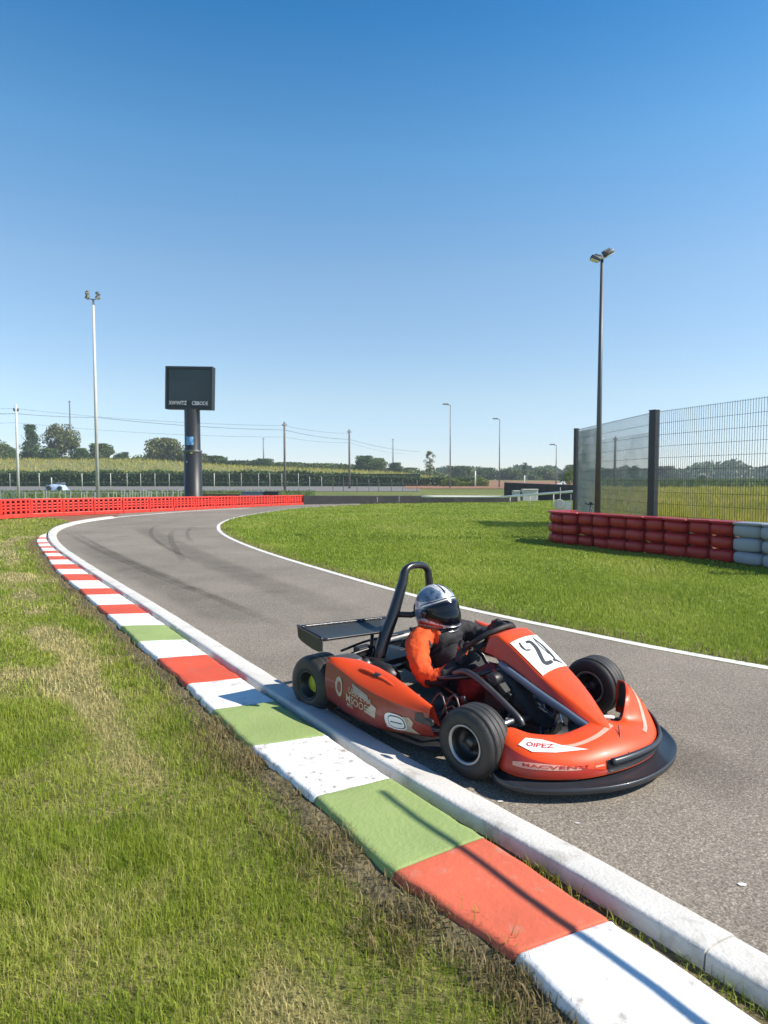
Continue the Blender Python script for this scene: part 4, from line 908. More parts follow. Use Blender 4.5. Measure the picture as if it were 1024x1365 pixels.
# ================================================================== THE DRIVER
KM = Matrix.Translation((KO.x, KO.y, 0)) @ Matrix.Rotation(KRZ, 4, 'Z')
def skin_mesh(name, verts, edges, radii, root=0, sub=2):
    me = bpy.data.meshes.new(name); me.from_pydata(verts, edges, []); o = bpy.data.objects.new(name, me); COL.objects.link(o)
    sk = o.modifiers.new('sk', 'SKIN'); sk.use_smooth_shade = True
    d = o.modifiers.new('sb', 'SUBSURF'); d.levels = sub; d.render_levels = sub
    for i, r in enumerate(radii):
        me.skin_vertices[0].data[i].radius = r if isinstance(r, tuple) else (r, r)
    for i in range(len(verts)): me.skin_vertices[0].data[i].use_root = (i == root)
    bpy.context.view_layer.update()
    m2 = bpy.data.meshes.new_from_object(o.evaluated_get(bpy.context.evaluated_depsgraph_get())); bpy.data.objects.remove(o); bpy.data.meshes.remove(me)
    return m2
sv = [(.60, 0, .16), (.52, 0, .22), (.44, 0, .30), (.385, 0, .375), (.36, 0, .42), (.365, 0, .47),
      (.375, -.10, .372), (.395, -.185, .358), (.462, -.235, .285), (.528, -.248, .205), (.59, -.232, .225), (.635, -.190, .262), (.650, -.150, .285),
      (.375, .10, .372), (.395, .185, .365), (.47, .225, .345), (.545, .225, .335), (.615, .19, .385), (.665, .15, .435), (.685, .135, .45),
      (.66, -.095, .135), (.78, -.13, .235), (.86, -.15, .295), (.97, -.14, .225), (1.08, -.115, .12), (1.15, -.11, .115),
      (.66, .095, .135), (.78, .13, .235), (.86, .15, .295), (.97, .14, .225), (1.08, .115, .12), (1.15, .11, .115)]
se = [(0,1),(1,2),(2,3),(3,4),(4,5),(3,6),(6,7),(7,8),(8,9),(9,10),(10,11),(11,12),(3,13),(13,14),(14,15),(15,16),(16,17),(17,18),(18,19),(0,20),(20,21),(21,22),(22,23),(23,24),(24,25),(0,26),(26,27),(27,28),(28,29),(29,30),(30,31)]
sr = [.12, .115, .12, .105, .07, .06, .085, .072, .062, .054, .050, .042, .034, .085, .070, .058, .052, .046, .04, .033, .085, .075, .066, .058, .042, .04, .085, .075, .066, .058, .042, .04]
pm = skin_mesh('person', [Vector(v) for v in sv], se, sr, 0, 3)
from mathutils import noise as NZ
nrm_ = [v.normal.copy() for v in pm.vertices]
for v, nv in zip(pm.vertices, nrm_):
    q = v.co; f = NZ.noise(Vector((q.x*34+q.z*20, q.y*22, q.z*46-q.x*18)))
    v.co = q+nv*(.0075*abs(f)**.7*(1 if f > 0 else -1)+.004*NZ.noise(q*70)-.001)
for m_ in ('suit_black', 'suit_orange', 'suit_red'): pm.materials.append(M[m_])
for p in pm.polygons:
    c = p.center; p.use_smooth = True
    arm = (c.y < -.128 and c.x < .615 and c.z < .46 and not (c.x > .58 and c.z < .2)) and (c.x < .62)
    if arm and not (c.y > -.165 and c.x > .455) and not (c.x > .55 and c.z < .225): p.material_index = 1
    elif -.13 <= c.y < -.075 and c.z > .35 and c.x < .47: p.material_index = 1
    elif .66 < c.x < .90 and abs(c.y) > .03 and c.z < .36 and not (c.y < -.12 and c.z > .25 and c.x < .72): p.material_index = 2
    elif .62 < c.x < .66 and c.y > .1: p.material_index = 2
person = bpy.data.objects.new('person', pm); COL.objects.link(person); person.matrix_world = KM
tag(person, 'seated kart driver in black suit with orange sleeve and silver full face helmet', 'driver')
# folds of the padded sleeve
# gloves: palm, four unequal fingers and a thumb closed on the rim
def glove(ang, side, m, m2, wrist):
    R0 = .0125; c = sw(ang); tan = (sw(ang+.05)-sw(ang-.05)).normalized(); rad = (c-SWC).normalized(); nrm = SWN
    def ringp(off, th, r=.021): return c+tan*off+(rad*math.cos(th)+nrm*math.sin(th))*r
    V, E, R = [], [], []
    def chain(pts, rs, start=None):
        idx = [] if start is None else [start]
        for p, r in zip(pts, rs): V.append(p); R.append(r); idx.append(len(V)-1)
        for a, d in zip(idx, idx[1:]): E.append((a, d))
        return idx
    w = Vector(wrist); k0 = ringp(0, 1.9, .040)
    ids = chain([w, w.lerp(k0, .45), w.lerp(k0, .8)], [.025, (.031, .022), (.033, .020)]); hub = ids[-1]
    for q, (o_, ln) in enumerate(((-.030, .9), (-.010, 1.0), (.011, .97), (.030, .8))):
        chain([ringp(o_*.9, 1.5, .036), ringp(o_, .7, .027*1.05), ringp(o_, -.25*ln, .025), ringp(o_, -1.35*ln, .023)], [.0115, .0105, .0098, .0085], hub)
    chain([ringp(-.034*side, 2.3, .034), ringp(-.040*side, 3.0, .026), ringp(-.034*side, 3.9, .024)], [.0125, .011, .0095], ids[1])
    me = skin_mesh('glove', V, E, R, 0, 1); me.materials.append(M[m]); me.materials.append(M[m2])
    for p in me.polygons:
        p.use_smooth = True
        if (p.center-c).length < .036: p.material_index = 1
    o = bpy.data.objects.new('glove', me); COL.objects.link(o); o.parent = person; return o
g1 = glove(math.pi+.72, 1, 'suit_black', 'suit_orange', sv[12]); g1['label'] = 'orange and black glove'
g2 = glove(.30, -1, 'suit_black', 'suit_black', sv[19])
# helmet
HC = V3(.372, 0, .497); HY = math.radians(2); 
def helm_r(az, el):
    """radius in a direction: az 0 is the face, el 0 the eye line"""
    a, e = abs(az), el
    x, y, z = math.cos(el)*math.cos(az), math.cos(el)*math.sin(az), math.sin(el)
    rx = .127 if x > 0 else .126; ry = .108; rz = .137 if z > 0 else .158
    r = 1/math.sqrt((x/rx)**2+(y/ry)**2+(z/rz)**2)
    if x > 0 and z < 0: r *= 1+.13*max(0, x)**1.5*min(1, -z*2.2)        # chin bar
    return r
def helm_pt(az, el, off=0):
    r = helm_r(az, el)+off; return HC+Matrix.Rotation(HY, 3, 'Z') @ (Matrix.Rotation(math.radians(-9), 3, 'Y') @ V3(r*math.cos(el)*math.cos(az), r*math.cos(el)*math.sin(az), r*math.sin(el)))
def helm_patch(name, az0, az1, lo, hi, m, off, parent, na=36, ne=14):
    b = MB(); b.loft([[helm_pt(az0+(az1-az0)*i/na, lo(i/na)+(hi(i/na)-lo(i/na))*j/ne, off*(1 if 0 < i < na and 0 < j < ne else .2)) for j in range(ne+1)] for i in range(na+1)]); return b.build(name, m, parent, fix=False)
b = MB(); na, ne = 64, 40
b.loft([[helm_pt(-math.pi+2*math.pi*i/na, math.radians(-62)+math.radians(151.9)*j/ne) for j in range(ne+1)] for i in range(na+1)]); helm = b.build('helmet', M['helmet'], person, fix=True)
R_ = math.radians
bow = lambda t, a, c: a+c*math.sin(math.pi*t)
helm_patch('visor', R_(-82), R_(82), lambda t: R_(bow(t, -12, -20)), lambda t: R_(bow(t, 12, 11)), M['visor'], .004, helm)
helm_patch('visor_seal', R_(-88), R_(88), lambda t: R_(bow(t, -16, -19)), lambda t: R_(bow(t, 15, 11)), M['helm_black'], .0022, helm)
helm_patch('trim_line', R_(-100), R_(100), lambda t: R_(bow(t, 18, 11)), lambda t: R_(bow(t, 20.5, 11)), M['helm_black'], .0022, helm, 50, 3)
helm_patch('side_graphic', R_(-128), R_(-84), lambda t: R_(-20+6*t), lambda t: R_(8+4*t), M['helm_blue'], .003, helm, 12, 6)
helm_patch('crown_graphic', R_(-135), R_(-28), lambda t: R_(32-3*math.sin(math.pi*t)), lambda t: R_(46+26*math.sin(math.pi*t)**.7), M['helm_blue'], .0024, helm, 30, 8)
helm_patch('crown_graphic', R_(28), R_(135), lambda t: R_(32), lambda t: R_(46+26*math.sin(math.pi*t)**.7), M['helm_blue'], .0024, helm, 30, 8)
helm_patch('red_flash', R_(-125), R_(-38), lambda t: R_(-30-9*t), lambda t: R_(-19-15*t), M['helm_red'], .0025, helm, 24, 4)
helm_patch('red_flash', R_(38), R_(125), lambda t: R_(-39+9*t), lambda t: R_(-34+15*t), M['helm_red'], .0025, helm, 24, 4)
helm_patch('black_flash', R_(-150), R_(-30), lambda t: R_(-34-10*t), lambda t: R_(-31-9*t), M['helm_black'], .003, helm, 24, 3)
helm_patch('chin_vent', R_(-30), R_(30), lambda t: R_(bow(t, -44, -2)), lambda t: R_(bow(t, -37, -1)), M['helm_black'], .0035, helm, 20, 5)
for q in (-14, 14): helm_patch('crown_stripe', R_(q-3.5), R_(q+3.5), lambda t: R_(42), lambda t: R_(84), M['helm_black'], .0025, helm, 4, 14)
b = MB(); b.tube([helm_pt(R_(-28+56*k/14), R_(-35), .006) for k in range(15)], .0035, 8); b.tube([helm_pt(R_(-26+52*k/14), R_(-46), .006) for k in range(15)], .003, 8); b.build('chin_bar_trim', M['chrome'], helm)
for s in (-1, 1):
    b = MB(); b.lathe([(.001, .0), (.018, .0), (.02, -.006*1), (.0, -.008)], helm_pt(s*R_(86), R_(-2), .002), 'y', 16); b.build('visor_pivot', M['helm_black'], helm)
HAZE = .0009
# ================================================================== RED PERFORATED BARRIER ON THE LEFT
bl = resample(catmull(bar_base, 8), .02); run = []
UL = .98; acc = [0]
for a, c in zip(bl, bl[1:]): acc.append(acc[-1]+(c-a).length)
def on_line(line, acc_, d):
    i = int(np.searchsorted(acc_, d)); i = min(max(i, 1), len(line)-1); t = (d-acc_[i-1])/max(acc_[i]-acc_[i-1], 1e-9); return line[i-1].lerp(line[i], t)
nU = int(acc[-1]/UL); BH = .52
def barrier_unit(hh):
    """one hollow barrier unit: front lattice with openings, back wall, top rail and foot"""
    L_, b = UL-.012, MB(); rows_n, cols_n = 4, 6; z0, z1 = .12, hh-.06
    t = .05
    b.box((L_/2, 0, hh-.03), (L_, .16, .06)); b.box((L_/2, -.02, .055), (L_, .24, .11))
    pw, ph = L_/cols_n, (z1-z0)/rows_n
    for c in range(cols_n+1): b.box((min(max(c*pw, .037), L_-.037), -.055, (z0+z1)/2), (.074, t, z1-z0))
    for c in range(cols_n):
        for r_ in range(1, rows_n): b.box((c*pw+pw/2, -.055, z0+r_*ph), (pw-.074+.002, t*.9, .048))
    return b
first = None
MIDL = ['cut by the left edge of the picture','in front of the grey light pole','in front of the thin paling fence','below the parked blue vehicle','below the tall floodlight mast']
U0 = 0
units = []
for k in range(nU, -1, -1):
    d = acc[-1]-(nU-k+1)*UL
    if d < 0: break
    p, q = on_line(bl, acc, d), on_line(bl, acc, d+UL); rz = math.atan2(q.y-p.y, q.x-p.x)
    n = nU-k
    if first is None:
        hh = BH; first = barrier_unit(hh).build('barrier_unit', M['red_plastic'], bevel=.012)
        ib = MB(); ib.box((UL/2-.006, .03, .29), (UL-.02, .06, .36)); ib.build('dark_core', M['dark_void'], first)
        o = first
    else: o = copy_tree(first)
    o.location = (p.x, p.y, 0); o.rotation_euler = (0, 0, rz); o.scale = (1, 1, 1.12-.32*min(1, max(0, (p.y-18)/11))); units.append(o)
for n, o in enumerate(units):
    px = IW/2+FPX*(o.location.x+.35)/o.location.y
    nth = (ORD+['seventeenth','eighteenth','nineteenth','twentieth','twenty-first','twenty-second','twenty-third'])[min(n, 22)] if n else None
    lab = 'red perforated barrier unit at the right end of the row beside the black wall' if n == 0 else f'red perforated barrier unit, {nth} from the right end of its row'
    if n and abs(px-258) < 18: lab = 'red perforated plastic barrier unit in front of the scoreboard pillar'
    tag(o, lab, 'barrier', 'red barrier units along the outside of the bend')

# ================================================================== TYRE-WALL BARRIER ON THE RIGHT
TW = [(3.62,12.35),(3.28,12.28),(3.08,12.02),(3.06,11.70),(3.22,11.40),(3.46,11.05),(3.80,10.48),(4.20,9.82),(4.52,9.35),(4.72,9.02),(5.06,8.36),(5.42,7.65),(5.85,6.9)]
tl = resample(catmull([V3(x, y, 0) for x, y in TW], 10), .02); tacc = [0]
for a, c in zip(tl, tl[1:]): tacc.append(tacc[-1]+(c-a).length)
def tyre_module(wd, m, rows=(.19, .185, .185), dep=.34):
    b = MB(); z = 0.0; lift = .005
    for k, h in enumerate(reversed(rows)):
        b.puff((wd/2+random.uniform(-.012, .012), dep/2+random.uniform(-.028, .022), z+h/2+lift), (wd*random.uniform(.98, 1.10), dep+random.uniform(-.03, .03), h*random.uniform(.98, 1.06)), random.uniform(.42, .62), Matrix.Rotation(random.uniform(-.05, .05), 3, 'Y') @ Matrix.Rotation(random.uniform(-.07, .07), 3, 'Z'), 28, 12); z += h
    return b, z
d = 0; n = 0; wall_end = None; nred = 0; nwh = 0; cumw = []
widths = [.26, .24, .26, .28, .28, .30, .32, .33, .34, .34, .36, .36]
mods = []
while d < tacc[-1]-.3:
    mid = on_line(tl, tacc, d+.15); pxm = IW/2+FPX*mid.x/mid.y
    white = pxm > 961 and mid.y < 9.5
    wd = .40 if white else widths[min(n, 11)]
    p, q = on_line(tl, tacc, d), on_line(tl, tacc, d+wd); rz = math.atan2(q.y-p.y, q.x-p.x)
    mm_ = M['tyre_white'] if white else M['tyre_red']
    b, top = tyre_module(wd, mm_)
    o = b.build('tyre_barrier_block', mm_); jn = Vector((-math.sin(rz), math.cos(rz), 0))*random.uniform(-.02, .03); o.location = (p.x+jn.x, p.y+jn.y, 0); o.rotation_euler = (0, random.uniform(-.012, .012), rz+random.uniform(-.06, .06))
    c = MB(); c.puff((wd/2, .165, top+.010), (wd*1.08, .335, .036), .3, None, 24, 8); c.build('top_strip', mm_, o)
    mods.append((o, white)); d += wd; n += 1
nr = sum(1 for o, w_ in mods if not w_); kr = kw_ = 0
for o, w_ in mods:
    if w_:
        kw_ += 1; lab = ('white barrier block next to the last red one, three puffed rows high' if kw_ == 1 else f'white puffed barrier block, {ORD[kw_-1]} white one counted from the red blocks')
        tag(o, lab, 'barrier', 'white barrier blocks on the right')
    else:
        kr += 1; lab = ('dark red puffed barrier block at the far left end of the row, turned away' if kr == 1 else 'dark red puffed barrier block touching the white ones' if kr == nr else f'dark red puffed barrier block, {ORD[kr-1]} counted from the left end of the row')
        tag(o, lab, 'barrier', 'dark red barrier blocks on the right')

# ================================================================== MESH FENCE
FP = [V3(AT(767, 17), 17, 0), V3(AT(870, 12.4), 12.4, 0), V3(AT(1024, 10), 10, 0)]
FP[2] = FP[1]+(FP[2]-FP[1])*1.02; FP.append(FP[2]+(FP[2]-FP[1]).normalized()*2.6)
FHT = [ZT(572, 17), ZT(548, 12.4), ZT(527, 10), 2.5]
fence = thing('mesh_fence', FP[1], 'tall welded wire mesh fence with navy steel posts behind the red and white barrier', 'fence')
inv = Matrix.Translation(-FP[1])
for k in (0, 1, 3):
    p = FP[k]-FP[1]; b = MB(); w_ = (.09, .13, .1, .1)[k]
    b.box((p.x, p.y, FHT[k]/2), (w_, w_*1.1, FHT[k]), Matrix.Rotation(.5, 3, 'Z')); b.box((p.x, p.y, FHT[k]+.006), (w_*1.15, w_*1.25, .012), Matrix.Rotation(.5, 3, 'Z')); b.build('post', M['navy_steel'], fence, bevel=.006)
def mesh_panel(a, c, ha, hc, sp=.05, r=.0040):
    a, c = a-FP[1], c-FP[1]; L_ = (c-a).length; n = int(L_/sp); b = MB()
    def bar(p, q, r_): b.tube([p, q], r_, 4, cap=False)
    for i in range(n+1):
        t = i/n; p = a.lerp(c, t); h = ha+(hc-ha)*t; bar(p+V3(0, 0, .04), p+V3(0, 0, h-.02), r)
    m_ = 11
    for j in range(m_+1):
        t = j/m_; off = (c-a).normalized().cross(V3(0, 0, 1))*.007
        bar(a+V3(0, 0, .05+(ha-.09)*t)+off, c+V3(0, 0, .05+(hc-.09)*t)+off, r*.8)
    bm_ = b.build('mesh_panel', M['wire'], fence, fix=False)
mesh_panel(FP[0], FP[1], FHT[0], FHT[1]); mesh_panel(FP[1], FP[3], FHT[1], FHT[3])
def clear_sheet(name, t0, t1, z0, z1, m):
    a = FP[0].lerp(FP[1], t0)-FP[1]; c = FP[0].lerp(FP[1], t1)-FP[1]; nrm = (c-a).normalized().cross(V3(0, 0, 1))*-.03; b = MB()
    b.box((a+c)/2+nrm+V3(0, 0, (z0+z1)/2), ((c-a).length, .006, z1-z0), Matrix.Rotation(math.atan2(c.y-a.y, c.x-a.x), 3, 'Z')); b.build(name, m, fence)
clear_sheet('milky_panel', .02, .38, .1, 2.42, M['milky']); clear_sheet('clear_panel', .385, .98, .1, 2.1, M['clear'])
# ================================================================== LAMPS
def spot(parent, c, yaw, tilt, sz, m1=None):
    R3 = Matrix.Rotation(yaw, 3, 'Z') @ Matrix.Rotation(tilt, 3, 'Y'); b = MB()
    b.puff(c, (sz, sz*.8, sz*.42), .45, R3); b.box(V3(*c)+R3 @ V3(-sz*.1, 0, sz*.28), (sz*.6, sz*.5, sz*.18), R3)
    h = b.build('lamp_head', m1 or M['steel_dark'], parent); g = MB(); g.box(V3(*c)+R3 @ V3(.02*sz, 0, -sz*.22), (sz*.8, sz*.62, .01), R3); g.build('lens', M['white_sticker'], h)
b_x, b_y = AT(797, 12.2), 12.2; top = ZT(352, 12.2)
lamp = thing('street_lamp', (b_x, b_y, 0), 'tall slim grey lamp post with two floodlights, standing behind the red barrier', 'lamp post')
b = MB(); b.tube([(0, 0, 0), (0, 0, top*.5), (-.0, 0, top)], [.058, .045, .028], 14); b.build('pole', M['steel_dark'], lamp)
b = MB(); b.lathe([(.001, .02), (.11, .02), (.11, 0)], (0, 0, 0), 'z', 16); b.build('base_plate', M['steel_dark'], lamp)
b = MB(); b.tube([(-.12, 0, top-.02), (0, 0, top+.01), (.14, 0, top+.08)], .016, 8); b.puff((-.03, -.01, top+.05), (.09, .07, .07), .5); b.build('bracket', M['white_sticker'], lamp)
spot(lamp, (-.13, -.02, top+.01), math.pi, -.35, .19); spot(lamp, (.11, .0, top+.115), .2, -.50, .21)
Y = 30; b_x = AT(130.5, Y); top = ZT(404, Y)
mast = thing('floodlight_mast', (b_x, Y, 0), 'tall white mast with four small floodlights, left of the scoreboard', 'lamp post')
b = MB(); b.tube([(0, 0, 0), (0, 0, top)], [.085, .05], 14); b.build('pole', M['pale_post'], mast)
b = MB(); b.tube([(-.24, 0, top+.06), (0, 0, top+.02), (.24, 0, top+.06)], .02, 8); b.tube([(-.24, 0, top), (-.24, 0, top+.36)], .02, 8); b.tube([(.24, 0, top), (.24, 0, top+.34)], .02, 8); b.build('cross_arm', M['steel_dark'], mast)
for x_, z_, yw in ((-.24, .30, 2.2), (-.24, .12, 2.6), (.24, .26, .5), (.24, .08, .9)): spot(mast, (x_, -.05, top+z_), yw, .5, .22)
for px, yt, yb, Y, arm, lab in ((600, 541, 640, 75, -1, 'slim grey street lamp with a short arm, taller of the two in the middle distance'), (665.5, 560, 644, 80, -1, 'slim grey street lamp beside the reddish bank, shorter of the two in the middle'), (741, 594, 640, 85, -1, 'small distant street lamp left of the mesh fence')):
    o = thing('street_lamp', (AT(px, Y), Y, bz(AT(px, Y), Y)), lab, 'lamp post', 'distant street lamps'); z0 = bz(AT(px, Y), Y); top = ZT(yt, Y)-z0
    b = MB(); b.tube([(0, 0, 0), (0, 0, top)], [.09, .055], 10); b.build('pole', M['steel_grey'], o)
    b = MB(); b.tube([(0, 0, top), (arm*.45, 0, top+.12)], .05, 8); b.puff((arm*.55, 0, top+.13), (.75, .25, .16), .5); b.build('lamp_head', M['steel_grey'], o)
# ================================================================== SCOREBOARD
Y = 27.5; sx_ = AT(258, Y); sb = thing('scoreboard', (sx_, Y, 0), 'dark scoreboard on a thick black pillar behind the red barrier', 'scoreboard')
zb, zt = ZT(547, Y), ZT(491, Y); W_ = 64*Y/FPX
b = MB(); b.lathe([(.40, 0), (.40, .05), (.375, .06), (.372, 2.3), (.36, 2.36), (.33, 2.42), (.325, zb)], (0, 0, 0), 'z', 40); pil = b.build('pillar', M['black_plastic'], sb)
b = MB(); b.lathe([(.385, 2.28), (.392, 2.3), (.392, 2.36), (.38, 2.38)], (0, 0, 0), 'z', 40); b.build('collar', M['steel_dark'], pil)
ang = .10; RS = Matrix.Rotation(-ang, 3, 'Z'); RT = Matrix.Rotation(.03, 3, 'Y'); cz = (zb+zt)/2
def sbx(x, y, z): return RS @ (RT @ V3(x, y, z))+V3(-.06, 0, cz)
def sbox(bm_, c, s): 
    vs = [sbx(c[0]+a*s[0]/2, c[1]+d_*s[1]/2, c[2]+e*s[2]/2) for a in (-1, 1) for d_ in (-1, 1) for e in (-1, 1)]; bm_.add(vs, [(0,1,3,2),(4,6,7,5),(0,4,5,1),(2,3,7,6),(0,2,6,4),(1,5,7,3)], False)
hh = zt-zb; b = MB(); sbox(b, (0, .02, 0), (W_, .30, hh)); b.build('cabinet', mat('cabinet_black', (.012, .018, .022), .5, var=.15, scale=2), sb, bevel=.015)
b = MB(); sbox(b, (.02, -.14, .12), (W_-.26, .02, hh-.52)); scr = b.build('screen', mat('dark_screen', (.022, .045, .052), .35, var=.12, scale=1.5), sb)
b = MB()
for s_, c_ in (((W_, .06, .10), (0, -.16, hh/2-.05)), ((W_, .06, .05), (0, -.16, -hh/2+.025)), ((.07, .06, hh-.15), (-W_/2+.035, -.16, -.025)), ((.10, .06, hh-.15), (W_/2-.05, -.16, -.025))): sbox(b, c_, s_)
b.build('bezel', mat('bezel_dark', (.016, .024, .028), .45, var=.1), sb)
for s_, cx_ in (('XWWITZ', -.48), ('CBBODE', .50)):
    vs, fs = text_mesh(s_, 1.0, .02); bm_ = MB(); bm_.add([sbx(cx_+v[0]*.185, -.165, -hh/2+.26+v[1]*.225) for v in vs], fs, False); bm_.build('lettering', M['white_sticker'], sb, fix=False)
def on_pillar(name, a0, a1, z0, z1, m, R_=.335):
    b = MB(); b.loft([[V3((R_)*math.sin(a0+(a1-a0)*i/8), -R_*math.cos(a0+(a1-a0)*i/8), z) for z in (z0, (z0+z1)/2, z1)] for i in range(9)]); b.build(name, m, pil, fix=False)
zc = lambda py: ZT(py, Y)
on_pillar('blue_sticker', -.45, .38, zc(594), zc(583), mat('blue_sticker', (.05, .30, .62), .5, var=.5, scale=7, dirt=.9, dirtcol=(.5, .68, .82), dscale=5, dthr=.5), .378)
on_pillar('yellow_sticker', .0, .26, zc(605), zc(601.5), mat('yellow_sticker', (.62, .62, .03), .5), .379)
on_pillar('white_spot', -.5, -.38, zc(617), zc(615), M['white_sticker'], .379)
# ================================================================== POLES, CABLES
POLES = [(25, 540, 30, .055, 'pale_post', 'pale grey utility pole at the far left, in front of the trees'), (96, 535, 150, .16, 'pole_wood', 'dark utility pole rising behind the rounded tree'), (380, 563, 58, .10, 'pole_wood', 'dark utility pole above the right end of the red barrier'), (466, 573, 72, .11, 'pole_wood', 'dark utility pole right of the red barrier, above the lawn'), (352, 584, 170, .16, 'steel_grey', 'faint distant pole above the hedge trees, left of the nearer dark pole'), (524, 585, 170, .16, 'steel_grey', 'faint distant pole left of the columnar tree'), (819, 582, 60, .10, 'pole_wood', 'dark pole seen through the mesh fence')]
ptops = {}
for px, yt, Y, r_, mk, lab in POLES:
    x = AT(px, Y); z0 = bz(x, Y); top = ZT(yt, Y); o = thing('utility_pole', (x, Y, z0), lab, 'utility pole', 'utility poles behind the track')
    b = MB(); b.tube([(0, 0, 0), (0, 0, top-z0)], [r_*1.15, r_*.85], 10); b.build('pole', M[mk], o)
    b = MB(); b.tube([(-r_*2, 0, top-z0-.3), (r_*2, 0, top-z0-.3)], r_*.35, 6); 
    for s in (-1, 1): b.lathe([(.001, .14), (.03, .12), (.035, .03), (.02, 0)], (s*r_*1.8, 0, top-z0-.3), 'z', 8)
    b.build('crossbar', M['steel_dark'], o); ptops[px] = (x, Y, top)
def cable(pts, r_, lab):
    P = []
    for (px0, py0, Y0), (px1, py1, Y1) in zip(pts, pts[1:]):
        a, c = V3(AT(px0, Y0), Y0, ZT(py0, Y0)), V3(AT(px1, Y1), Y1, ZT(py1, Y1)); L_ = (c-a).length
        P += [a.lerp(c, k/12)-V3(0, 0, .012*L_*4*(k/12)*(1-k/12)) for k in range(12)]
    P.append(c); b = MB(); b.tube(P, r_, 6); tag(b.build('overhead_cable', M['steel_dark'], fix=False), lab, 'cable', 'overhead cables')
cable([(-60, 551, 45), (25, 552, 46), (130, 557, 50), (380, 573.5, 58), (466, 586, 72), (560, 602, 95)], .017, 'upper thick overhead cable running past the scoreboard pillar')
cable([(-60, 543, 60), (25, 545.5, 60), (380, 568, 58.2), (466, 578, 72)], .011, 'highest thin overhead cable between the utility poles')
cable([(-60, 563, 60), (25, 564, 60), (380, 583, 58.2), (466, 590, 72), (540, 605, 95)], .010, 'lower thin overhead cable below the thick one')
# ================================================================== FAR FENCES, WALLS, HEDGE
Y = 57; ff = thing('post_fence', (0, Y, 0), 'long low wire fence with pale posts along the far grey road', 'fence')
posts = [-60, -20, 14, 53, 110, 148, 170, 188, 207, 226, 286, 306, 322, 345, 360, 376, 398, 413, 429, 444, 458, 476, 492, 505, 522, 537, 556]
for i, px in enumerate(posts):
    x = AT(px, Y); h = 1.62 if px < 400 else 1.35-.002*(px-400); b = MB(); r_ = .035 if px in (53, 148, 110, 286) else .022
    b.tube([(x, 0, -.02), (x, 0, h)], r_, 6); b.build('post', M['pale_post'] if px < 440 else M['pole_wood'], ff)
b = MB()
for z in (.8, 1.55): b.tube([(AT(-60, Y), 0, z), (AT(380, Y), 0, z)], .009, 4); b.tube([(AT(380, Y), 0, z), (AT(556, Y), 0, z*.8)], .009, 4)
b.build('wire', M['steel_grey'], ff, fix=False)
Y = 30.8; pf = thing('paling_fence', (0, Y, 0), 'low paling fence with uneven pale pickets just behind the red barrier', 'fence')
xs = np.arange(AT(-60, Y), AT(246, Y), .13)
for i, x in enumerate(xs):
    if i % 3 and random.random() < .45: continue
    h = random.uniform(.50, .62)+.06*(i % 7 == 0); b = MB(); wdd = random.choice([.02, .025, .03, .05]); b.box((x, 0, h/2-.01), (wdd, .02, h), Matrix.Rotation(random.uniform(-.02, .02), 3, 'Y')); b.build('picket', M['pale_post'] if random.random() < .75 else M['steel_grey'], pf)
b = MB(); b.box(((xs[0]+xs[-1])/2, .025, .48), (xs[-1]-xs[0], .02, .03)); b.box(((xs[0]+xs[-1])/2, .025, .2), (xs[-1]-xs[0], .02, .03)); b.build('rail', M['pale_post'], pf)
# leaf cloud used for hedges, trees and bushes
def leaf_cloud(name, C_, S_, sz, m, parent=None, flat=.0, tint=None, kind=None):
    """C_: (n,3) centres, sz: (n,) sizes; every leaf clump is a bent pair of faces"""
    n = len(C_); A = RNG.normal(0, 1, (n, 3)); A /= np.linalg.norm(A, axis=1)[:, None]; B = np.cross(A, RNG.normal(0, 1, (n, 3))); B /= np.linalg.norm(B, axis=1)[:, None]; Cc = np.cross(A, B)
    s_ = sz[:, None]; V = np.empty((n, 5, 3), np.float32)
    V[:, 0] = C_-A*s_*.5-B*s_*.33; V[:, 1] = C_-A*s_*.5*.6+B*s_*.38; V[:, 2] = C_+A*s_*.2+B*s_*.42+Cc*s_*.16; V[:, 3] = C_+A*s_*.1-B*s_*.4+Cc*s_*.2; V[:, 4] = C_+A*s_*.62+Cc*s_*.05
    base = np.arange(n, dtype=np.int32)[:, None]*5; loops = np.concatenate([base+np.array([[0, 1, 2, 3]]), base+np.array([[3, 2, 4]])], 1).astype(np.int32).ravel()
    me = bpy.data.meshes.new(name); me.vertices.add(n*5); me.vertices.foreach_set('co', V.ravel()); me.loops.add(n*7); me.loops.foreach_set('vertex_index', loops)
    me.polygons.add(n*2); me.polygons.foreach_set('loop_start', (np.arange(n)[:, None]*7+np.array([[0, 4]])).ravel().astype(np.int32)); me.update(calc_edges=True); me.validate()
    at = me.attributes.new('tint', 'FLOAT', 'POINT'); t = tint if tint is not None else RNG.random(n); at.data.foreach_set('value', np.repeat(t, 5).astype(np.float32))
    me.materials.append(m); o = bpy.data.objects.new(name, me); COL.objects.link(o)
    if parent: o.parent = parent
    return o
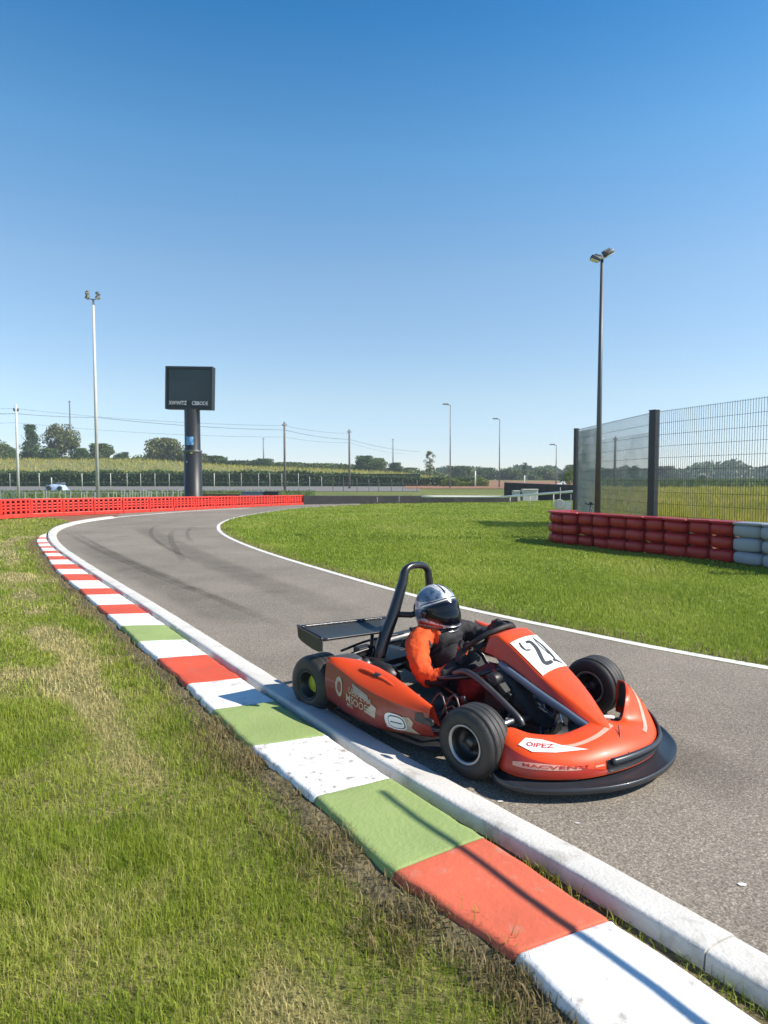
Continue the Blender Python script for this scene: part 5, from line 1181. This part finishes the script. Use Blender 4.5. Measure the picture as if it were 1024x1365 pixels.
# clipped hedge beyond the far road
n = 34000; Y = 93.0; px = RNG.uniform(-420, 645, n); x = AT(px, Y); t_ = np.clip((px-400)/170, 0, 1); hh_ = 2.15-.95*t_
z = RNG.uniform(0, 1, n)**.7*hh_*(1+.06*np.sin(x*.9)+.05*RNG.normal(0, 1, n)); y = Y+RNG.uniform(-.6, .5, n)
hedge = leaf_cloud('hedge', np.stack([x, y-Y, z], 1), None, RNG.uniform(.16, .34, n), M['leaf_hedge'], tint=np.clip(.25+.25*vnoise(x, z*2, .6, 71)+RNG.normal(0, .15, n), 0, 1)); hedge.location = (0, Y, 0)
tag(hedge, 'long clipped dark green hedge behind the far grey road', 'hedge')
b = MB(); b.box(((AT(-420, Y)+AT(560, Y))/2, 0, .9), (AT(560, Y)-AT(-420, Y), .5, 1.8)); b.build('dense_core', mat('hedge_core', (.035, .06, .02), .9, var=.3), hedge)
n = 2600; Y2 = 90; px = RNG.uniform(588, 652, n); x = AT(px, Y2); z = RNG.uniform(0, 1, n)*(.9+.3*np.sin(x*1.5)); o = leaf_cloud('flowering_shrub', np.stack([x, RNG.uniform(-.6, .6, n), z], 1), None, RNG.uniform(.10, .22, n), M['leaf_bright']); o.location = (0, Y2, 0); tag(o, 'low pale green flowering shrub row right of the dark hedge', 'shrub')
# low black wall right of the red barrier, and the higher dark one behind it
def wall_run(name, pts, hts, th, m, lab, cat):
    P = [V3(x, y, 0) for x, y in pts]; o_ = P[0]; nrm = offset_line(P, th); b = MB()
    b.loft([[p-o_+V3(0, 0, -.03), p-o_+V3(0, 0, h-.02), p-o_+V3(0, 0, h)+(q-p)*.15, q-o_+V3(0, 0, h), q-o_+V3(0, 0, -.03)] for p, q, h in zip(P, nrm, hts)], closed=True, cap=True, smooth=False)
    o = b.build(name, m); o.location = o_; tag(o, lab, cat); return o
bw = wall_run('low_wall', [(AT(404.5, 28.7), 28.7), (AT(470, 29.6), 29.6), (AT(560, 30.6), 30.6), (AT(690, 31.6), 31.6)], [.40, .37, .34, .30], .3, M['black_wall'], 'low black wall continuing the red barrier along the back of the lawn', 'wall')
dw = wall_run('dark_wall', [(AT(672, 36), 36), (AT(700, 35.6), 35.6), (AT(776, 33.5), 33.5)], [.95, .9, .82], .25, M['black_wall'], 'higher dark wall between the lawn and the mesh fence', 'wall')
for px, yt, lab in ((503, 663, 'thin pale stake in front of the low black wall, left of two'), (532, 662.5, 'thin pale stake in front of the low black wall, right of two')):
    Y = 29.2; b = MB(); h = ZT(yt, Y); b.tube([(0, 0, 0), (0, 0, h)], [.02, .016], 6); b.lathe([(.001, h+.03), (.024, h+.015), (.024, h-.02)], (0, 0, 0), 'z', 8); o = b.build('stake', M['steel_grey']); o.location = (AT(px, Y), Y, 0); tag(o, lab, 'stake')
# low dark boxes behind the barrier by the scoreboard
for px0, px1, Y, h, mk, lab in ((272, 322, 36, .28, 'soil', 'low brownish soil bank box behind the barrier, right of the scoreboard'), (323, 352, 34, .45, 'blue_grey', 'dark bluish crate behind the red barrier'), (353, 372, 34, .45, 'black_plastic', 'black crate behind the red barrier, right of the bluish one')):
    wd = (px1-px0)*Y/FPX; b = MB(); b.box((0, 0, h/2), (wd, .5, h)); b.box((0, 0, h+.02), (wd*1.02, .54, .05)); 
    for q in (-.3, 0, .3): b.box((wd*q, -.255, h/2), (.04, .02, h*.8))
    o = b.build('crate', M[mk], bevel=.02); o.location = (AT((px0+px1)/2, Y), Y, -.01); tag(o, lab, 'crate')
# pale concrete blocks and white rail
for px, py0, py1, wpx, lab in ((688, 655, 662, 9, 'small grey concrete block left of the larger pale one behind the lawn'), (706, 653, 661, 20, 'pale concrete block behind the white rail')):
    Y = 33; z0, z1 = 0, ZT(py0, Y); wd = wpx*Y/FPX; b = MB(); b.box((0, 0, z1/2), (wd, .4, z1)); b.box((0, -.02, z1+.02), (wd*1.04, .46, .05)); o = b.build('concrete_block', M['concrete'], bevel=.02); o.location = (AT(px, Y), Y, 0); tag(o, lab, 'concrete block')
rail = thing('guard_rail', (AT(765, 27), 27, 0), 'long white guard rail between the black wall and the mesh fence', 'guard rail')
rp = [V3(AT(560, 31), 29.9, .33), V3(AT(655, 31), 30.2, .31), V3(AT(680, 29), 29, .36), V3(AT(768, 24), 24, .70)]; rp = [p-rail.location for p in rp]
b = MB(); b.tube(catmull(rp, 6), .042, 8); b.build('rail', M['white_sticker'], rail)
for t in (0, .34, .7): 
    p = rp[2].lerp(rp[3], t); b = MB(); b.tube([V3(p.x, p.y, 0), p], .025, 8); b.build('post', M['pale_post'], rail)
# round clear sign and its neighbour behind the barrier end
Y = 13.6; o = thing('round_sign', (AT(745.5, Y), Y, 0), 'round pale grey disc sign on a short post behind the red barrier end', 'sign')
zc_ = ZT(672, Y); b = MB(); b.tube([(.02, 0, 0), (.02, 0, zc_+.36)], .012, 8); b.build('post', M['steel_grey'], o); b = MB(); b.lathe([(.001, -.012), (.10, -.012), (.108, -.006), (.108, .006), (.001, .008)], (0, -.02, zc_), 'y', 28); q_ = b.build('disc', M['pale_post'], o); q_.data.polygons.foreach_set('use_smooth', [False]*len(q_.data.polygons))
Y = 13.7; o = thing('notice_board', (AT(756, Y), Y, 0), 'small pale clear board beside the round disc sign', 'sign'); b = MB(); b.tube([(.08, 0, 0), (.08, 0, .85)], .01, 8); b.build('post', M['steel_grey'], o); b = MB(); b.box((0, -.015, .60), (.17, .008, .20)); b.build('panel', M['milky'], o)
# bicycle seen from the front, leaning by the fence
Y = 12.9; o = thing('bicycle', (AT(787, Y), Y, 0), 'dark bicycle seen end on, standing behind the red barrier by the lamp post', 'bicycle', rz=-.35)
for yy, nm in ((0, 'wheel'), (.62, 'wheel')):
    b = MB(); b.tube([(0, yy+.22*math.cos(a), .24+.22*math.sin(a)) for a in [2*math.pi*k/28 for k in range(28)]], .016, 8, closed=True)
    for k in range(8): b.tube([(0, yy, .24), (0, yy+.21*math.cos(k*math.pi/4), .24+.21*math.sin(k*math.pi/4))], .002, 4)
    b.build('wheel', M['black_rubber'], o)
b = MB(); b.tube([(0, 0, .24), (0, .05, .62)], .014); b.tube([(0, .05, .58), (0, .34, .30)], .016); b.tube([(0, .34, .3), (0, .40, .66)], .013); b.tube([(0, .05, .6), (0, .40, .6)], .014); b.tube([(0, .34, .3), (0, .62, .24)], .01); b.tube([(0, .40, .6), (0, .62, .24)], .01); b.build('frame', M['frame'], o)
b = MB(); b.tube(catmull([(-.11, .10, .69), (-.04, .05, .66), (.04, .05, .66), (.11, .10, .69)], 4), .011); b.build('handlebar', M['frame'], o)
b = MB(); b.puff((0, .42, .68), (.08, .18, .05), .7); b.build('saddle', M['black_plastic'], o)
# covered vehicle on the far road
Y = 60; o = thing('covered_car', (AT(77, Y), Y, .03), 'small vehicle under a pale blue cover on the far road', 'car'); u_ = Y/FPX
b = MB(); secs_ = []
for i in range(15):
    t = i/14; x = (-12.5+25*t)*u_; hgt = np.interp(t, [0, .05, .2, .38, .55, .78, .9, 1], [.15, .50, .55, .62, .60, .58, .40, .05])*.95; dd = .55
    secs_.append([V3(x, -dd, 0), V3(x, -dd*.96, hgt*.55+.03*math.sin(i*2.1)), V3(x, -dd*.6, hgt), V3(x, dd*.6, hgt+.02*math.sin(i*1.3)), V3(x, dd, hgt*.5), V3(x, dd, 0)])
b.loft(secs_, cap=True); b.build('cover', mat('pale_blue_cover', (.38, .50, .66), .6, var=.2, scale=3, bump=.5, bscale=5), o)
b = MB(); b.puff((-8.5*u_, -.55, .33), (.5, .1, .32), .6); b.puff((4*u_, 0, .66), (.9, .7, .12), .6); b.build('window', M['blue_grey'], o)
b = MB(); b.tube([(-7*u_, -.1, .4), (-7*u_, -.1, 1.2)], .05, 8); b.build('flag_stick', M['pale_post'], o)
for q in (-7, 7): b = MB(); b.lathe([(.08, -.1), (.2, -.1), (.22, 0), (.2, .1), (.08, .1)], (q*u_, -.52, .2), 'y', 20); b.build('wheel', M['black_rubber'], o)
# white sheet heap
Y = 70; o = thing('white_tarpaulin', (AT(746, Y), Y, bz(AT(746, Y), Y)), 'white tarpaulin heap left of the bright bush by the fence', 'tarpaulin'); b = MB()
pts_ = [(-.9, 0, 0), (-.3, 0, .35), (.25, 0, .62), (.55, 0, .72), (.6, 0, .1)]; b.loft([[V3(x, y_, z*f) for x, _, z in pts_] for y_, f in ((-.5, .3), (-.3, 1), (.2, .9), (.5, .1))]); q = b.build('sheet', M['white_sticker'], o, sub=1); o.location.z = .25
b = MB(); b.puff((0, 0, -.1), (1.9, 1.2, .4), .6); b.build('dirt_heap', M['field_brown'], o)
for px, yt, Y, lab in ((633.5, 628, 88, 'short white post beside the reddish dirt, left one'), (699, 634, 88, 'short pale post at the right end of the reddish dirt')):
    x = AT(px, Y); b = MB(); h = ZT(yt, Y)-bz(x, Y); b.tube([(0, 0, 0), (0, 0, h)], [.09, .08], 8); b.lathe([(.001, h+.04), (.1, h+.02), (.1, h-.05)], (0, 0, 0), 'z', 8); o = b.build('marker_post', M['white_sticker']); o.location = (x, Y, bz(x, Y)); tag(o, lab, 'post')
# dark track edging on the dirt
# ================================================================== TREES
def tree(px, yt, yb, wpx, Y, leaf, lab, name='broadleaf_tree', n=900, shape='round', sink=0.0, group='trees behind the track', cat='tree'):
    x = AT(px, Y); z0 = bz(x, Y)-.05; top = ZT(yt, Y)-z0; W2 = wpx*Y/FPX/2*1.12; o = thing(name, (x, Y, z0), lab, cat, group)
    rs = np.random.default_rng(int(px*13+yt)); H0 = top*(.10 if shape == 'bush' else .2)
    b = MB(); b.tube([(0, 0, 0), (rs.normal(0, .1), 0, top*.35), (rs.normal(0, .15), 0, top*.8)], [max(.06, top*.022), top*.016, top*.005], 8)
    for k in range(5):
        a = rs.random()*6.28; z = top*rs.uniform(.25, .5); b.tube([(0, 0, z), (W2*.35*math.cos(a), W2*.35*math.sin(a), z+top*.15), (W2*.6*math.cos(a), W2*.6*math.sin(a), z+top*.28)], [top*.012, top*.008, top*.003], 6)
    b.build('trunk', M['bark'], o)
    nc = {'col': 46, 'cone': 60}.get(shape, 34); cs = []
    for k in range(nc):
        u = rs.random(); 
        if shape == 'round': zz = H0+(top-H0)*(.08+.86*u); prof = math.sin(math.pi*min(1, (.10+.86*u)))**.6
        elif shape == 'bush': zz = top*(.05+.85*u); prof = (1-u*.75)**.5
        elif shape == 'cone': zz = H0*.5+(top-H0*.5)*u; prof = (1-u)**.8*.9+.08
        else: zz = top*(.15+.82*u); prof = (math.sin(math.pi*min(1, .12+.85*u))**.5)*(.6+.5*rs.random())
        a = rs.random()*6.28; r = W2*prof*rs.random()**.5*.82; cs.append((r*math.cos(a), r*math.sin(a), zz, W2*(.22+.2*rs.random())*(.9 if shape in ('cone', 'col') else 1)))
    cs = np.array(cs); pick = rs.integers(0, nc, n); D = rs.normal(0, 1, (n, 3)); D /= np.linalg.norm(D, axis=1)[:, None]; rad = cs[pick, 3]*rs.random(n)**.4
    P = cs[pick, :3]+D*rad[:, None]*np.array([1, 1, .85]); P[:, 2] = np.clip(P[:, 2], top*.02, top)
    lobe = rs.random(nc); leaf_cloud('crown', P, None, rs.uniform(.55, 1.25, n)*max(.13, W2*.09), leaf, o, tint=np.clip(.15+.55*lobe[pick]+rs.normal(0, .18, n), 0, 1))
    return o
LD, LM, LO, LB = M['leaf_dark'], M['leaf_mid'], M['leaf_olive'], M['leaf_bright']
TREES = [(-30, 585, 615, 70, 150, LM, 'round', 'broad mid green tree cut by the left edge of the picture'), (8, 592, 615, 34, 152, LM, 'bush', 'low tree at the far left beside the pale utility pole'), (43, 567, 616, 34, 140, LD, 'cone', 'dark upright tree, tallest at the far left, beside the pale pole'), (84, 566, 616, 44, 145, LO, 'round', 'large rounded olive tree in front of the dark utility pole'), (66, 598, 617, 34, 138, LD, 'bush', 'dark bush between the upright and the rounded tree'), (108, 598, 617, 30, 138, LD, 'bush', 'dark bush left of the white mast'), (136, 592, 618, 32, 142, LM, 'round', 'small round tree behind the white floodlight mast'), (164, 603, 618, 24, 150, LD, 'bush', 'dark pointed bush left of the scoreboard, next to a gap of sky'), (188, 611, 619, 20, 150, LM, 'bush', 'smallest bush left of the large tree by the scoreboard'), (218, 585, 621, 52, 140, LO, 'round', 'wide olive tree just left of the scoreboard pillar'), (244, 601, 621, 26, 140, LM, 'round', 'small tree touching the left side of the scoreboard pillar'), (268, 605, 622, 22, 140, LO, 'round', 'small pale tree touching the right side of the scoreboard pillar'), (287, 608, 624, 32, 142, LD, 'round', 'dark round tree right of the scoreboard pillar'), (318, 615, 626, 40, 146, LD, 'bush', 'low dark bush between the scoreboard and the faint pole'), (352, 612, 626, 34, 146, LD, 'bush', 'pointed dark bush below the faint distant pole'), (384, 617, 627, 44, 146, LM, 'bush', 'low wide bush behind the dark utility pole'), (420, 619, 628, 44, 150, LM, 'bush', 'low bush between the two dark utility poles'), (452, 620, 629, 36, 150, LD, 'bush', 'low dark bush left of the second utility pole'), (488, 608, 629, 32, 142, LD, 'round', 'dark leafy tree right of the second utility pole, left half of a pair'), (505, 611, 629, 26, 143, LM, 'round', 'mid green tree, right half of the pair by the second pole'), (527, 617, 630, 22, 146, LD, 'round', 'small dark tree below the faint pole left of the columnar tree'), (573, 600, 638, 16, 120, LO, 'col', 'slender columnar olive tree standing alone in the middle'), (548, 624, 634, 30, 160, LM, 'bush', 'low bush left of the columnar tree'), (615, 622, 638, 44, 165, LM, 'bush', 'low green bush right of the first street lamp'), (645, 624, 638, 36, 170, LD, 'bush', 'low dark bush between the two street lamps'), (680, 625, 638, 40, 170, LM, 'bush', 'low green bush right of the second street lamp'), (699.5, 617, 636, 13, 150, LD, 'cone', 'small dark conical tree left of the smallest street lamp'), (722, 626, 638, 40, 170, LM, 'bush', 'low green bush behind the white tarpaulin'), (764, 620, 638, 36, 150, LD, 'bush', 'dark bush behind the first fence post'), (845, 621, 645, 18, 130, LD, 'round', 'dark round tree seen through the first fence panel'), (805, 626, 642, 30, 160, LD, 'bush', 'dark bush seen through the fence right of the lamp post'), (886, 622, 640, 36, 200, LD, 'bush', 'dark bush seen just right of the thick fence post'), (935, 633, 643, 14, 120, LD, 'bush', 'small lone bush in the crop field behind the fence')]
for px, yt, yb, wp, Y, lf, sh, lab in TREES: tree(px, yt, yb, wp, Y, lf, lab, {'round': 'broadleaf_tree', 'bush': 'bush', 'cone': 'conical_tree', 'col': 'columnar_tree'}[sh], 4600 if wp > 24 else 2400, sh, cat='bush' if sh == 'bush' else 'tree')
o = tree(760, 624, 645, 26, 62, LB, 'bright yellow green bush beside the first fence post', 'bush', 900, 'bush', cat='bush')
# far wood closing the horizon
n = 42000; px = RNG.uniform(-700, 1900, n); Y = RNG.uniform(255, 330, n); x = AT(px, Y)
prof = 3.6+1.6*np.array([math.sin(a*.021)+math.sin(a*.053+1)*.7+math.sin(a*.13)*.45 for a in px]); base = bank(x, Y)
prof = np.where(px < 560, np.maximum(prof*.6, 2.5), np.maximum(prof, 2.6)+np.where(px > 775, 2.0, 0)); z = base+RNG.random(n)**.8*prof
wood = leaf_cloud('far_wood', np.stack([x, Y, z], 1), None, RNG.uniform(.8, 2.0, n), LD, tint=RNG.random(n)*.7); wood['kind'] = 'stuff'
# scrub at the foot of the left trees
n = 9000; px = RNG.uniform(-200, 600, n); Y = RNG.uniform(146, 156, n); x = AT(px, Y); h_ = np.interp(px, [-200, 180, 320, 600], [2.2, 1.4, 1.8, 1.3])*(.5+.7*vnoise(x, Y*0, .25, 81))
sc_ = leaf_cloud('scrub', np.stack([x, Y, bank(x, Y)+RNG.random(n)*h_], 1), None, RNG.uniform(.3, .7, n), LM); sc_['kind'] = 'stuff'
# ================================================================== UNSEEN POLE ADDED FOR THE SHADOW ACROSS THE KERB
A0, A1 = G(900, 1340, BZ), G(500, 1050, BZ); Ld = (A1-A0); Ld.z = 0; Lu = Ld.normalized()
B0 = A0-Lu*1.0-V3(sd.x/sd.z, sd.y/sd.z, 0)*BZ; B0.z = 0; need = (A1-B0).length*1.0
hgt = 1.95; dirv = (sd/sd.z)*1.0; dh = V3(dirv.x, dirv.y, 0)+Lu*(need/hgt)  # lean solved so the pole's shadow falls along the wanted line
o = thing('shadow_caster_pole', B0, 'slim dark unseen pole, added and leaned to cast the thin shadow across the blocks', 'pole')
b = MB(); b.tube([V3(0, 0, 0), V3(dh.x*hgt*.5, dh.y*hgt*.5, hgt*.5), V3(dh.x*hgt, dh.y*hgt, hgt)], [.014, .0115, .010], 10); b.build('pole', M['frame'], o)
b = MB(); b.lathe([(.001, .035), (.07, .03), (.075, 0)], (0, 0, 0), 'z', 16); b.build('base', M['black_rubber'], o)

# ================================================================== THE AIR (name haze)
b = MB(); b.box((0, 160, 12), (1300, 400, 28))
hz_ = b.build('haze', None); hz_.data.materials.clear(); hm = bpy.data.materials.new('haze'); N, L = nodes(hm)
N.remove(N['Principled BSDF']); pv = N.new('ShaderNodeVolumePrincipled'); pv.inputs['Color'].default_value = (.80, .87, .95, 1); pv.inputs['Density'].default_value = HAZE; pv.inputs['Anisotropy'].default_value = .2
L.new(pv.outputs[0], N['Material Output'].inputs['Volume']); hz_.data.materials.append(hm); hz_['kind'] = 'stuff'
